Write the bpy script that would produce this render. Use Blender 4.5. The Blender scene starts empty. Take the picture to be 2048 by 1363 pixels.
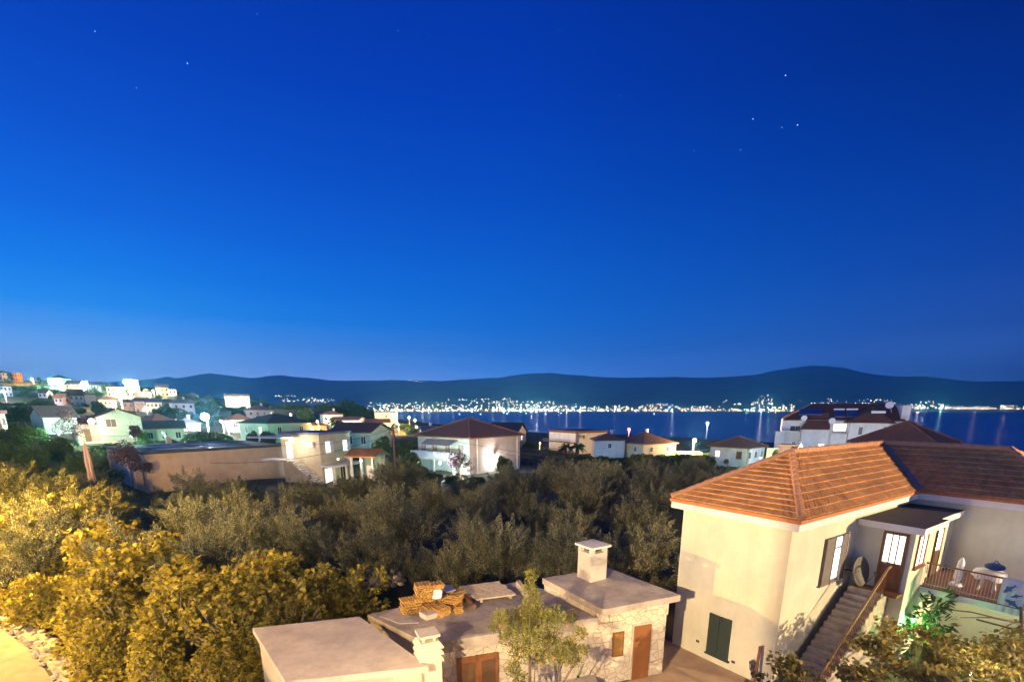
import bpy, math, random
import numpy as np
from math import sin, cos, pi, radians as R
from mathutils import Vector, noise
random.seed(7); rng = np.random.default_rng(7)
S = bpy.context.scene; COL = S.collection
# ------------------------------------------------------------------ camera
FP = 960.; PIT = R(14); CH = 9.6; HY = 818.; PYC = HY + FP*math.tan(PIT); PXC = 1024.
cd = bpy.data.cameras.new('camera'); cam = bpy.data.objects.new('camera', cd); COL.objects.link(cam)
cam.location = (0, 0, CH); cam.rotation_euler = (R(90)-PIT, 0, 0)
cd.sensor_width = 36; cd.lens = FP/2048*36; cd.shift_y = (PYC-681.5)/2048; cd.shift_x = 0
cd.clip_start = .1; cd.clip_end = 60000; S.camera = cam
S.view_settings.view_transform = 'Standard'; S.view_settings.look = 'None'
S.view_settings.exposure = 0; S.view_settings.gamma = 1
def s2l(c): c /= 255.; return c/12.92 if c <= .04045 else ((c+.055)/1.055)**2.4
def rgb(r, g, b): return (s2l(r), s2l(g), s2l(b), 1)
# ------------------------------------------------------------------ world: blue-hour sky
SHOREP = 9e5; HAZE = 1.5e-4
w = bpy.data.worlds.new('World'); S.world = w; w.use_nodes = True
nt = w.node_tree; N = nt.nodes; Lk = nt.links; N.clear()
def nd(t, **k):
    n = N.new(t)
    for a, b in k.items(): setattr(n, a, b)
    return n
tc = nd('ShaderNodeTexCoord'); sx = nd('ShaderNodeSeparateXYZ'); Lk.new(tc.outputs['Generated'], sx.inputs[0])
at = nd('ShaderNodeMath', operation='ARCTAN2'); Lk.new(sx.outputs[0], at.inputs[0]); Lk.new(sx.outputs[1], at.inputs[1])
def ramp(pts):
    r = nd('ShaderNodeValToRGB'); e = r.color_ramp.elements
    while len(e) < len(pts): e.new(.5)
    for k, (p, c) in zip(e, pts):
        g_ = .86*math.exp(HAZE*min(900/max(p, .02), 15000)*.78)/6; g_ = min(g_, .9)
        k.position = p; k.color = tuple(q*g_ for q in rgb(*c)[:3])+(1,)
    Lk.new(sx.outputs[2], r.inputs[0]); return r
rl = ramp([(0, (150, 168, 205)), (.05, (140, 168, 212)), (.085, (118, 165, 224)), (.115, (85, 155, 230)), (.15, (30, 140, 235)), (.20, (0, 122, 232)), (.27, (0, 98, 222)), (.37, (0, 75, 203)), (.47, (0, 58, 184)), (.6, (0, 50, 165)), (1, (0, 38, 125))])
rm = ramp([(0, (85, 122, 188)), (.07, (58, 112, 192)), (.107, (34, 106, 196)), (.15, (6, 102, 202)), (.2, (0, 97, 203)), (.27, (0, 88, 200)), (.348, (0, 75, 192)), (.47, (0, 58, 180)), (.56, (0, 49, 165)), (1, (0, 35, 120))])
rr = ramp([(0, (52, 82, 142)), (.07, (44, 79, 146)), (.12, (34, 72, 152)), (.2, (18, 62, 155)), (.27, (6, 54, 150)), (.37, (0, 40, 132)), (.46, (0, 29, 110)), (.6, (0, 26, 100)), (1, (0, 22, 88))])
def mr(a, b):
    m = nd('ShaderNodeMapRange'); m.interpolation_type = 'SMOOTHSTEP' if False else 'LINEAR'
    m.inputs[1].default_value = a; m.inputs[2].default_value = b; Lk.new(at.outputs[0], m.inputs[0]); return m
m1 = mr(-.8, .0); m2 = mr(.0, .8)
x1 = nd('ShaderNodeMixRGB'); Lk.new(m1.outputs[0], x1.inputs[0]); Lk.new(rl.outputs[0], x1.inputs[1]); Lk.new(rm.outputs[0], x1.inputs[2])
x2 = nd('ShaderNodeMixRGB'); Lk.new(m2.outputs[0], x2.inputs[0]); Lk.new(x1.outputs[0], x2.inputs[1]); Lk.new(rr.outputs[0], x2.inputs[2])
bg = nd('ShaderNodeBackground'); bg.inputs[1].default_value = 5.9; Lk.new(x2.outputs[0], bg.inputs[0])
wo = nd('ShaderNodeOutputWorld'); Lk.new(bg.outputs[0], wo.inputs[0])
SODIUM = (1, .54, .14); SODIUM2 = (1, .70, .38); WHITE = (.86, .95, 1); MINT = (.42, 1, .66); WARM = (1, .82, .55)
# lamps on the lane below the balcony (all just outside the frame): position, colour, power
STREET = [((-7, -1.5, 8.9), SODIUM2, 39000), ((-30, 20, 8.5), (1, .6, .13), 50000), ((40, -1.5, 8.8), SODIUM2, 105000)]
# ------------------------------------------------------------------ camera maths: where a sight line meets a plane
def ray(x, y):
    a = (x-PXC)/FP; b = -(y-PYC)/FP
    return (a, cos(PIT)+b*sin(PIT), -sin(PIT)+b*cos(PIT))
def G(x, y, z=0.):
    r = ray(x, y); t = (z-CH)/r[2]; return Vector((r[0]*t, r[1]*t, z))
def D(x, y, Y):
    r = ray(x, y); t = Y/r[1]; return Vector((r[0]*t, Y, CH+r[2]*t))
def PJ(X, Y, Z):
    dz = Z-CH; fw = Y*cos(PIT)-dz*sin(PIT); up = Y*sin(PIT)+dz*cos(PIT)
    return PXC+FP*X/fw, PYC-FP*up/fw
# ------------------------------------------------------------------ materials
MATS = {}
def mat(name, c, rough=.85, var=.12, sc=3., bump=0., bsc=None, metal=0., c2=None, emit=0., ecol=None, spec=.3, island=False, trans=0., cell=0., streak=0.):
    if name in MATS: return MATS[name]
    m = bpy.data.materials.new(name); MATS[name] = m; m.use_nodes = True
    n = m.node_tree.nodes; l = m.node_tree.links; b = n['Principled BSDF']
    b.inputs['Roughness'].default_value = rough; b.inputs['Metallic'].default_value = metal
    b.inputs['Specular IOR Level'].default_value = spec
    c = tuple(c)+(1,); c2 = (tuple(c2)+(1,)) if c2 else tuple(max(0, q*(1-3*var)) for q in c[:3])+(1,)
    if island:
        g = n.new('ShaderNodeNewGeometry'); r = n.new('ShaderNodeValToRGB')
        r.color_ramp.elements[0].color = c2; r.color_ramp.elements[1].color = c
        l.new(g.outputs['Random Per Island'], r.inputs[0]); l.new(r.outputs[0], b.inputs['Base Color'])
        if trans:
            t = n.new('ShaderNodeBsdfTranslucent'); l.new(r.outputs[0], t.inputs[0]); x = n.new('ShaderNodeMixShader'); x.inputs[0].default_value = trans
            l.new(b.outputs[0], x.inputs[1]); l.new(t.outputs[0], x.inputs[2]); l.new(x.outputs[0], n['Material Output'].inputs[0])
    elif var or c2:
        t = n.new('ShaderNodeTexCoord'); q = n.new('ShaderNodeTexNoise'); q.inputs['Scale'].default_value = sc; q.inputs['Detail'].default_value = 6; q.inputs['Roughness'].default_value = .62
        l.new(t.outputs['Object'], q.inputs[0]); r = n.new('ShaderNodeValToRGB'); r.color_ramp.elements[0].position = .3; r.color_ramp.elements[1].position = .66
        r.color_ramp.elements[0].color = c2; r.color_ramp.elements[1].color = c; l.new(q.outputs[0], r.inputs[0]); l.new(r.outputs[0], b.inputs['Base Color']); last = r.outputs[0]
        if cell:      # tone changes from piece to piece
            v = n.new('ShaderNodeTexVoronoi'); v.inputs['Scale'].default_value = cell; l.new(t.outputs['Object'], v.inputs[0]); sc_ = n.new('ShaderNodeSeparateColor'); l.new(v.outputs['Color'], sc_.inputs[0])
            r2 = n.new('ShaderNodeValToRGB'); r2.color_ramp.elements[0].color = (.80, .78, .76, 1); r2.color_ramp.elements[1].color = (1.15, 1.12, 1.08, 1); l.new(sc_.outputs[0], r2.inputs[0])
            x = n.new('ShaderNodeMixRGB'); x.blend_type = 'MULTIPLY'; x.inputs[0].default_value = 1; l.new(last, x.inputs[1]); l.new(r2.outputs[0], x.inputs[2]); last = x.outputs[0]; l.new(last, b.inputs['Base Color'])
        if streak:    # rain streaks and old patches
            mp_ = n.new('ShaderNodeMapping'); mp_.inputs['Scale'].default_value = (2.2, 2.2, .28); l.new(t.outputs['Object'], mp_.inputs[0]); q3 = n.new('ShaderNodeTexNoise'); q3.inputs['Scale'].default_value = 1.6; q3.inputs['Detail'].default_value = 7; q3.inputs['Roughness'].default_value = .7; l.new(mp_.outputs[0], q3.inputs[0])
            r2 = n.new('ShaderNodeValToRGB'); r2.color_ramp.elements[0].position = .36; r2.color_ramp.elements[1].position = .56; r2.color_ramp.elements[0].color = (1-streak, 1-streak*1.05, 1-streak*1.15, 1); r2.color_ramp.elements[1].color = (1, 1, 1, 1); l.new(q3.outputs[0], r2.inputs[0])
            x = n.new('ShaderNodeMixRGB'); x.blend_type = 'MULTIPLY'; x.inputs[0].default_value = 1; l.new(last, x.inputs[1]); l.new(r2.outputs[0], x.inputs[2]); last = x.outputs[0]; l.new(last, b.inputs['Base Color'])
        if bump:
            q2 = n.new('ShaderNodeTexNoise'); q2.inputs['Scale'].default_value = bsc or sc*6; q2.inputs['Detail'].default_value = 5; l.new(t.outputs['Object'], q2.inputs[0])
            bp = n.new('ShaderNodeBump'); bp.inputs['Strength'].default_value = bump; bp.inputs['Distance'].default_value = .03; l.new(q2.outputs[0], bp.inputs['Height']); l.new(bp.outputs[0], b.inputs['Normal'])
    else: b.inputs['Base Color'].default_value = c
    if emit:
        b.inputs['Emission Color'].default_value = tuple(ecol or c[:3])+(1,); b.inputs['Emission Strength'].default_value = emit
    return m
def stucco(name, c, dirt=.08): return mat(name, c, .9, dirt, .7, .25, 30, streak=.055)
def stone_mat(name, c, c2, mortar, sc, w_=.035, dist=.6):
    m = bpy.data.materials.new(name); MATS[name] = m; m.use_nodes = True
    n = m.node_tree.nodes; l = m.node_tree.links; b = n['Principled BSDF']; b.inputs['Roughness'].default_value = .9
    t = n.new('ShaderNodeTexCoord'); q = n.new('ShaderNodeTexNoise'); q.inputs['Scale'].default_value = 1.5
    l.new(t.outputs['Object'], q.inputs[0]); a = n.new('ShaderNodeVectorMath'); a.operation = 'MULTIPLY_ADD'
    l.new(q.outputs['Color'], a.inputs[0]); a.inputs[1].default_value = (dist*.3,)*3; l.new(t.outputs['Object'], a.inputs[2])
    v = n.new('ShaderNodeTexVoronoi'); v.feature = 'DISTANCE_TO_EDGE'; v.inputs['Scale'].default_value = sc; l.new(a.outputs[0], v.inputs[0])
    v2 = n.new('ShaderNodeTexVoronoi'); v2.inputs['Scale'].default_value = sc; l.new(a.outputs[0], v2.inputs[0])
    sp = n.new('ShaderNodeSeparateColor'); l.new(v2.outputs['Color'], sp.inputs[0])
    r = n.new('ShaderNodeValToRGB'); r.color_ramp.elements[0].color = tuple(c2)+(1,); r.color_ramp.elements[1].color = tuple(c)+(1,); l.new(sp.outputs[0], r.inputs[0])
    e = n.new('ShaderNodeValToRGB'); e.color_ramp.elements[0].position = w_*.55; e.color_ramp.elements[1].position = w_; l.new(v.outputs['Distance'], e.inputs[0])
    x = n.new('ShaderNodeMixRGB'); l.new(e.outputs[0], x.inputs[0]); x.inputs[1].default_value = tuple(mortar)+(1,); l.new(r.outputs[0], x.inputs[2]); l.new(x.outputs[0], b.inputs['Base Color'])
    bp = n.new('ShaderNodeBump'); bp.inputs['Strength'].default_value = .7; bp.inputs['Distance'].default_value = .03; l.new(e.outputs[0], bp.inputs['Height']); l.new(bp.outputs[0], b.inputs['Normal'])
    return m
PLASTER = stucco('cream_plaster', (.62, .60, .46), .07); TRIMW = stucco('white_trim', (.74, .71, .66), .05)
TILE = mat('terracotta_tile', (.56, .30, .115), .8, .1, 1.1, .3, 25, c2=(.38, .19, .08), cell=4.5)
TILEO = mat('old_tile', (.42, .19, .10), .85, .1, 6, .3, 25, c2=(.30, .13, .07))
FRIEZE = mat('terracotta_brick', (.48, .19, .08), .8, .1, 5)
CONC = mat('concrete', (.50, .44, .38), .92, .1, 1.4, .3, 25, c2=(.31, .28, .25), streak=.14)
CONCD = mat('dark_concrete', (.46, .39, .33), .95, .1, .9, .4, 22, c2=(.22, .19, .165), streak=.25)
BROWN = mat('brown_wood', (.20, .085, .035), .5, .08, 6); DBROWN = mat('dark_wood', (.10, .055, .03), .6, .08, 5)
GREEND = mat('dark_green_shutter', (.035, .05, .045), .5, .05, 6); GREYSH = mat('grey_shutter', (.17, .15, .13), .6, .05, 6)
GLASSD = mat('dark_glass', (.03, .04, .05), .12, 0, spec=.6); LIT = mat('lit_glass', (.8, .8, .75), .4, 0, emit=1.7, ecol=(1, .93, .8))
LITW = mat('lit_glass_white', (.8, .8, .8), .4, 0, emit=2.2, ecol=(.95, .97, 1)); METAL = mat('grey_metal', (.35, .35, .36), .45, .03, 5, metal=.6)
DMETAL = mat('dark_metal', (.06, .06, .07), .5, 0); RUST = mat('rusty_iron', (.20, .08, .04), .8, .1, 9); WOOD = mat('weathered_wood', (.50, .43, .35), .85, .1, 8, c2=(.34, .28, .22))
CHIMN = stucco('chimney_render', (.60, .56, .49), .12); WHITEP = mat('white_paint', (.78, .78, .76), .6, .03, 4)
CRAZY = stone_mat('crazy_stone', (.62, .56, .45), (.52, .47, .37), (.36, .30, .22), 3.9, .035)
RUBBLE = stone_mat('rubble_stone', (.56, .50, .42), (.36, .32, .27), (.12, .10, .08), 4.2, .09)
ORTILE = mat('stacked_orange_tile', (.62, .40, .12), .8, .12, 5, c2=(.48, .27, .07), cell=9)
BARK = mat('bark', (.16, .12, .09), .9, .15, 9, .5); DISH = mat('dish_shaded', (.11, .105, .09), .6, .04, 3)  # dish colour darkened so the reflector looks shaded under the lamp
OLEAF = mat('olive_leaf', (.37, .36, .20), .65, 0, island=True, c2=(.07, .08, .045), trans=.15)
OLEAF2 = mat('olive_leaf_dark', (.14, .145, .10), .65, 0, island=True, c2=(.05, .06, .04), trans=.15)
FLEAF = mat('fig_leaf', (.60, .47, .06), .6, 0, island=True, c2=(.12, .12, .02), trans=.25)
GLEAF = mat('broad_leaf', (.10, .15, .045), .65, 0, island=True, c2=(.035, .06, .022), trans=.2)
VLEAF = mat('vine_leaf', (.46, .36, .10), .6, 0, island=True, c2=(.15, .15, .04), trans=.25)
PLEAF = mat('pomegranate_leaf', (.36, .34, .07), .6, 0, island=True, c2=(.11, .13, .03), trans=.25)
BOUG = mat('bougainvillea_leaf', (.20, .07, .13), .6, 0, island=True, c2=(.05, .055, .03), trans=.2)
# ------------------------------------------------------------------ mesh builders
class MB:
    def __init__(s): s.v = []; s.f = []; s.m = []
    def poly(s, pts, m=0):
        k = len(s.v); s.v += [tuple(p) for p in pts]; s.f.append(tuple(range(k, k+len(pts)))); s.m.append(m); return s
    def box(s, a, b, m=0):
        x0, x1 = sorted((a[0], b[0])); y0, y1 = sorted((a[1], b[1])); z0, z1 = sorted((a[2], b[2])); k = len(s.v)
        s.v += [(x0, y0, z0), (x1, y0, z0), (x1, y1, z0), (x0, y1, z0), (x0, y0, z1), (x1, y0, z1), (x1, y1, z1), (x0, y1, z1)]
        for q in ((0, 3, 2, 1), (4, 5, 6, 7), (0, 1, 5, 4), (1, 2, 6, 5), (2, 3, 7, 6), (3, 0, 4, 7)): s.f.append(tuple(k+i for i in q)); s.m.append(m)
        return s
    def prism(s, pts, z0, z1, m=0, mt=None):
        n = len(pts); k = len(s.v); za = z0 if hasattr(z0, '__len__') else [z0]*n; zb = z1 if hasattr(z1, '__len__') else [z1]*n
        s.v += [(p[0], p[1], za[i]) for i, p in enumerate(pts)]+[(p[0], p[1], zb[i]) for i, p in enumerate(pts)]
        s.f.append(tuple(k+n-1-i for i in range(n))); s.m.append(m); s.f.append(tuple(k+n+i for i in range(n))); s.m.append(m if mt is None else mt)
        for i in range(n):
            j = (i+1) % n; s.f.append((k+i, k+j, k+n+j, k+n+i)); s.m.append(m)
        return s
    def bar(s, p, q, w_=.05, h=None, m=0):
        p = Vector(p); q = Vector(q); d = (q-p).normalized(); u = Vector((0, 0, 1)) if abs(d.z) < .95 else Vector((1, 0, 0))
        a = d.cross(u).normalized()*w_/2; b = a.cross(d).normalized()*(h or w_)/2; k = len(s.v)
        for c in (p, q): s.v += [tuple(c-a-b), tuple(c+a-b), tuple(c+a+b), tuple(c-a+b)]
        for t in ((0, 1, 2, 3), (7, 6, 5, 4), (0, 4, 5, 1), (1, 5, 6, 2), (2, 6, 7, 3), (3, 7, 4, 0)): s.f.append(tuple(k+i for i in t)); s.m.append(m)
        return s
    def tube(s, pts, rs, n=8, m=0):
        pts = [Vector(p) for p in pts]
        if not hasattr(rs, '__len__'): rs = [rs]*len(pts)
        k = len(s.v)
        for i, p in enumerate(pts):
            d = (pts[min(i+1, len(pts)-1)]-pts[max(i-1, 0)]).normalized(); u = Vector((0, 0, 1)) if abs(d.z) < .9 else Vector((1, 0, 0))
            a = d.cross(u).normalized(); b = a.cross(d)
            for j in range(n): t = 2*pi*j/n; s.v.append(tuple(p+(a*cos(t)+b*sin(t))*rs[i]))
        for i in range(len(pts)-1):
            for j in range(n): j2 = (j+1) % n; s.f.append((k+i*n+j, k+i*n+j2, k+(i+1)*n+j2, k+(i+1)*n+j)); s.m.append(m)
        s.f.append(tuple(k+n-1-j for j in range(n))); s.m.append(m); e = k+(len(pts)-1)*n; s.f.append(tuple(e+j for j in range(n))); s.m.append(m)
        return s
    def sphere(s, c, r, n=8, m=0, sz=1):
        k = len(s.v); h = n//2
        for i in range(1, h):
            a = pi*i/h
            for j in range(n): t = 2*pi*j/n; s.v.append((c[0]+r*sin(a)*cos(t), c[1]+r*sin(a)*sin(t), c[2]+r*sz*cos(a)))
        s.v += [(c[0], c[1], c[2]+r*sz), (c[0], c[1], c[2]-r*sz)]; T = k+(h-1)*n
        for i in range(h-2):
            for j in range(n): j2 = (j+1) % n; s.f.append((k+i*n+j, k+(i+1)*n+j, k+(i+1)*n+j2, k+i*n+j2)); s.m.append(m)
        for j in range(n):
            j2 = (j+1) % n; s.f.append((T, k+j, k+j2)); s.m.append(m); e = k+(h-2)*n; s.f.append((e+j2, e+j, T+1)); s.m.append(m)
        return s
    def mesh(s, name, mats, smooth=False):
        me = bpy.data.meshes.new(name); me.from_pydata(s.v, [], s.f)
        for q in (mats if isinstance(mats, (list, tuple)) else [mats]): me.materials.append(q)
        if any(s.m): me.polygons.foreach_set('material_index', s.m)
        if smooth: me.polygons.foreach_set('use_smooth', [True]*len(s.f))
        me.update(); return me
    def build(s, name, mats, parent=None, smooth=False):
        return link(name, s.mesh(name, mats, smooth), parent)
def link(name, data, parent=None):
    o = bpy.data.objects.new(name, data); COL.objects.link(o)
    if parent: o.parent = parent
    return o
def tag(o, label=None, cat=None, group=None, kind=None):
    if label: o['label'] = label
    if cat: o['category'] = cat
    if group: o['group'] = group
    if kind: o['kind'] = kind
    return o
def empty(name, loc, label=None, cat=None, group=None, rz=0, kind=None):
    o = link(name, None); o.location = loc; o.rotation_euler = (0, 0, rz); return tag(o, label, cat, group, kind)
def copy_tree(o, parent=None):
    c = o.copy(); COL.objects.link(c)
    if parent: c.parent = parent
    for ch in list(o.children): copy_tree(ch, c)
    return c
def fastmesh(name, V, F, mats, mi=None, smooth=False):
    me = bpy.data.meshes.new(name); n = F.shape[1]
    me.vertices.add(len(V)); me.vertices.foreach_set('co', V.astype(np.float32).ravel())
    me.loops.add(F.size); me.loops.foreach_set('vertex_index', F.astype(np.int32).ravel())
    me.polygons.add(len(F)); me.polygons.foreach_set('loop_start', np.arange(0, F.size, n, dtype=np.int32)); me.polygons.foreach_set('loop_total', np.full(len(F), n, dtype=np.int32))
    for q in mats: me.materials.append(q)
    if mi is not None: me.polygons.foreach_set('material_index', mi.astype(np.int32))
    if smooth: me.polygons.foreach_set('use_smooth', np.ones(len(F), bool))
    me.update(calc_edges=True); return me
def leaves(name, P, Dr, L, W, mats, shape='quad', up=.4, mi=None):
    """one leaf per point P along direction Dr; kite, folded or lobed outline"""
    n = len(P); Dr = Dr/np.linalg.norm(Dr, axis=1, keepdims=True); rv = rng.normal(size=(n, 3)); rv[:, 2] += up
    Sd = np.cross(Dr, rv); Sd /= np.linalg.norm(Sd, axis=1, keepdims=True)+1e-9; Nn = np.cross(Sd, Dr)
    L = (L*rng.uniform(.7, 1.25, n))[:, None]; W = (W*rng.uniform(.75, 1.2, n))[:, None]
    if shape == 'quad':
        V = np.stack([P, P+Dr*L*.5+Sd*W*.5, P+Dr*L, P+Dr*L*.5-Sd*W*.5], 1).reshape(-1, 3); F = np.arange(4*n).reshape(n, 4)
    else:   # five-lobed leaf as a fan of quads round the stalk point
        o = [(0, .0, 0), (.25, .42, .05), (.12, .5, .0), (.55, .30, .03), (.62, .52, -.04), (.66, .2, .04), (1., 0, -.1), (.66, -.2, .04), (.62, -.52, -.04), (.55, -.30, .03), (.12, -.5, 0), (.25, -.42, .05)]
        V = np.stack([P+Dr*L*a+Sd*W*b+Nn*L*c for a, b, c in o], 1).reshape(-1, 3); q = np.array([[0, 2, 1, 3], [0, 3, 4, 5], [0, 5, 6, 7], [0, 7, 8, 9], [0, 9, 11, 10]])
        q = np.array([[0, 2, 4, 3], [0, 3, 5, 6], [0, 6, 7, 9], [0, 9, 8, 10]])
        F = (q[None]+12*np.arange(n)[:, None, None]).reshape(-1, 4)
        if mi is not None: mi = np.repeat(mi, len(q))
    return fastmesh(name, V, F, mats, mi)
# ------------------------------------------------------------------ plants
def blob_pts(n, centers, radii, inner=.55):
    k = rng.integers(0, len(centers), n); d = rng.normal(size=(n, 3)); d /= np.linalg.norm(d, axis=1, keepdims=True)
    r = rng.uniform(inner**3, 1, n)**(1/3.)
    return np.array(centers)[k]+d*(np.array(radii)[k]*r)[:, None], d
def limb_mb(h0, ends, r=.16):
    m = MB(); top = Vector((0, 0, h0)); m.tube([(0, 0, -.4), (.03, .02, h0*.5), top], [r*1.35, r, r*.8], 8)
    for e in ends:
        e = Vector(e); mid = top.lerp(e, .5)+Vector((random.uniform(-.15, .15), random.uniform(-.15, .15), .15)); m.tube([top-Vector((0, 0, .1)), mid, e], [r*.6, r*.35, r*.12], 6)
    return m
def olive_meshes(i, leafm, n_pl=46, spiky=1.):
    """crown 4.4 m high made of upright feathery shoots"""
    cs = []
    for k in range(random.randint(7, 9)):
        a = random.uniform(0, 2*pi); r = random.uniform(.3, 1.25); cs.append((r*cos(a), r*sin(a), random.uniform(1.9, 3.3)-.35*r))
    P = []; Dd = []
    pl = n_pl*3
    c, d = blob_pts(pl, cs, [random.uniform(.7, 1.05) for _ in cs], .6)
    for j in range(pl):
        ln = random.uniform(.55, 1.05); dr = np.array([d[j][0]*.55, d[j][1]*.55, .35+.8*abs(d[j][2])*spiky]); dr /= np.linalg.norm(dr)
        m = 125; t = rng.uniform(0, 1, m); base = c[j][None]+dr[None]*(t*ln)[:, None]+np.array([d[j][0], d[j][1], 0])[None]*(t*t*.12)[:, None]
        rad = rng.normal(size=(m, 3))*(.13*(1-t*.8))[:, None]; P.append(base+rad); Dd.append(dr[None]*1.0+rad*4+rng.normal(size=(m, 3))*.25)
    P = np.concatenate(P); Dd = np.concatenate(Dd)
    cm = leaves('olive_crown', P, Dd, .12, .036, [leafm])
    tm = limb_mb(.9, [tuple(np.array(q)+[0, 0, .2]) for q in cs], .17).mesh('olive_trunk', BARK, True)
    return cm, tm
def fig_meshes(i, n=430, rad=1.0):
    cs = []
    for k in range(9):
        a = random.uniform(0, 2*pi); r = random.uniform(.2, 1.45); cs.append((r*cos(a), r*sin(a), random.uniform(1.3, 2.7)-.3*r))
    c, d = blob_pts(n, cs, [random.uniform(.75, 1.1) for _ in cs], .8)
    P = []; Dd = []
    for j in range(n):
        if c[j][2] < .15: c[j][2] = .15+random.random()*.5
        dr = np.array([d[j][0], d[j][1], abs(d[j][2])*.6+.5]); dr /= np.linalg.norm(dr)
        m = 11; a = rng.uniform(0, 2*pi, m); x = np.cross(dr, [.3, .1, 1]); x /= np.linalg.norm(x); y = np.cross(dr, x)
        out = x[None]*np.cos(a)[:, None]+y[None]*np.sin(a)[:, None]; t = rng.uniform(-.35, .05, m)
        P.append(c[j][None]+dr[None]*t[:, None]+out*.05); Dd.append(out+dr[None]*rng.uniform(.1, .9, m)[:, None])
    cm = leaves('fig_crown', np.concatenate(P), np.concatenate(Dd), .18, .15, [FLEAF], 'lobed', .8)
    m = MB()
    for j in range(0, n, 4):
        e = Vector(c[j]); m.tube([(random.uniform(-.1, .1), random.uniform(-.1, .1), -.2), e*.45+Vector((0, 0, .1)), e], [.07, .04, .014], 5)
    return cm, m.mesh('fig_trunk', mat('fig_bark', (.34, .28, .21), .9, .1, 6), True)
def broad_meshes(leafm, n=5200, lf=.3, tall=1.):
    cs = []
    for k in range(11):
        a = random.uniform(0, 2*pi); r = random.uniform(.2, 1.7); cs.append((r*cos(a), r*sin(a), (random.uniform(2.0, 4.4)-.4*r)*tall))
    P, d = blob_pts(n, cs, [random.uniform(.8, 1.25) for _ in cs], .65); d[:, 2] += .2
    cm = leaves('tree_crown', P, d+rng.normal(size=(n, 3))*.6, lf, lf*.6, [leafm])
    return cm, limb_mb(1.4, [tuple(np.array(q)*.9) for q in cs], .2).mesh('tree_trunk', BARK, True)
OLEAF_LIT = mat('lamplit_olive_leaf', (.34, .30, .07), .65, 0, island=True, c2=(.08, .085, .025), trans=.15)  # olive leaf again, with the yellow lamplight put into its colour
OLG = [olive_meshes(i, OLEAF_LIT) for i in range(2)]
OLV = [olive_meshes(i, OLEAF) for i in range(4)]+[olive_meshes(i, OLEAF2) for i in range(2)]
FIG = [fig_meshes(i) for i in range(4)]
BRD = [broad_meshes(GLEAF) for i in range(3)]
def plant(kind, pair, loc, s, label, cat, group=None, rz=None, sz=None):
    e = empty(kind, loc, label, cat, group, random.uniform(0, 6.28) if rz is None else rz); e.scale = (s, s, sz or s)
    link('crown', pair[0], e); link('trunk', pair[1], e); return e
# ------------------------------------------------------------------ window and roof helpers (local house frame: x along the right face, y along the left face)
def window(par, face, a, z, w_, h, off, fr=None, pane=None, child=True, bars=1, name='window', shut=None, sill=True):
    """face 'x': on plane y=off looking -y, a along x; face 'y': on plane x=off looking -x, a along y"""
    fr = fr or WHITEP; pane = pane or GLASSD
    def P(s_, d, zz): return (a+s_, off-d, zz) if face == 'x' else (off-d, a+s_, zz)
    m = MB(); t = .06
    for q in ((-w_/2, z, w_/2, z+t), (-w_/2, z+h-t, w_/2, z+h)): m.box(P(q[0], -.04, q[1]), P(q[2], .05, q[3]))
    for q in (-w_/2, w_/2-t): m.box(P(q, -.04, z+t), P(q+t, .05, z+h-t))
    for k in range(bars):
        c = -w_/2+(k+1)*w_/(bars+1); m.box(P(c-.02, -.04, z+t), P(c+.02, .046, z+h-t))
    o = m.build(name, fr, par)
    g = MB(); g.box(P(-w_/2+t*.9, -.05, z+t*.9), P(w_/2-t*.9, .015, z+h-t*.9)); g.build('pane', pane, o)
    if sill: MB().box(P(-w_/2-.08, -.02, z-.06), P(w_/2+.08, .1, z-.002)).build('sill', fr, o)
    if shut:
        sh = MB()
        for sd in (-1, 1):
            x0 = sd*w_/2; x1_ = sd*(w_/2+w_*.5)
            if shut == 'closed': x0, x1_ = (0.01*sd, sd*w_/2)
            d = .03 if shut != 'closed' else .06
            sh.box(P(x0, d-.02, z), P(x1_, d+.02, z+h))
        return o, sh
    return o
def tiles(mb, e0, e1, r0, r1, course=.335, rib=.2, amp=.022, lip=.05, ns=6, m=0):
    e0, e1, r0, r1 = map(Vector, (e0, e1, r0, r1)); ax = (e1-e0).normalized(); up = (r0-e0); up = up-ax*up.dot(ax); H = up.length; up.normalize(); n = ax.cross(up).normalized()
    if n.z < 0: n = -n
    K = max(1, round(H/course))
    for j in range(K):
        t0, t1 = j/K, (j+1)/K
        la = (e0.lerp(r0, t0)-e0).dot(ax); ra = (e0.lerp(e1, 1)+(r1-e1)*t0-e0).dot(ax); lb = (e0.lerp(r0, t1)-e0).dot(ax); rb = ((e1+(r1-e1)*t1)-e0).dot(ax)
        k0 = len(mb.v); cnt = max(2, int(max(ra-la, rb-lb)/(rib/ns)))
        jit = [random.uniform(-.004, .008) for _ in range(cnt//ns+3)]
        for i in range(cnt+1):
            f_ = i/cnt
            for tt, a_, b_, lf in ((t0, la, ra, lip*.1), (t0, la, ra, lip), (t1, lb, rb, lip*.15)):
                s_ = a_+(b_-a_)*f_; h = amp*abs(sin(pi*(s_/rib)))**.8+lf+(jit[i//ns] if lf > .02 else 0)+.012*noise.noise((s_*1.3, j*.7, 3))
                mb.v.append(tuple(e0+ax*s_+up*(H*tt)+n*h))
        for i in range(cnt):
            a = k0+3*i; mb.f.append((a, a+3, a+4, a+1)); mb.m.append(m); mb.f.append((a+1, a+4, a+5, a+2)); mb.m.append(m)
def caps(mb, p, q, r=.11, step=.36, m=0):
    p = Vector(p); q = Vector(q); L = (q-p).length; k = max(1, round(L/step)); d = (q-p)/k
    for i in range(k):
        a = p+d*i; b = p+d*(i+1.08); mb.tube([a, b], [r*1.12, r*.9], 8, m)
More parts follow.
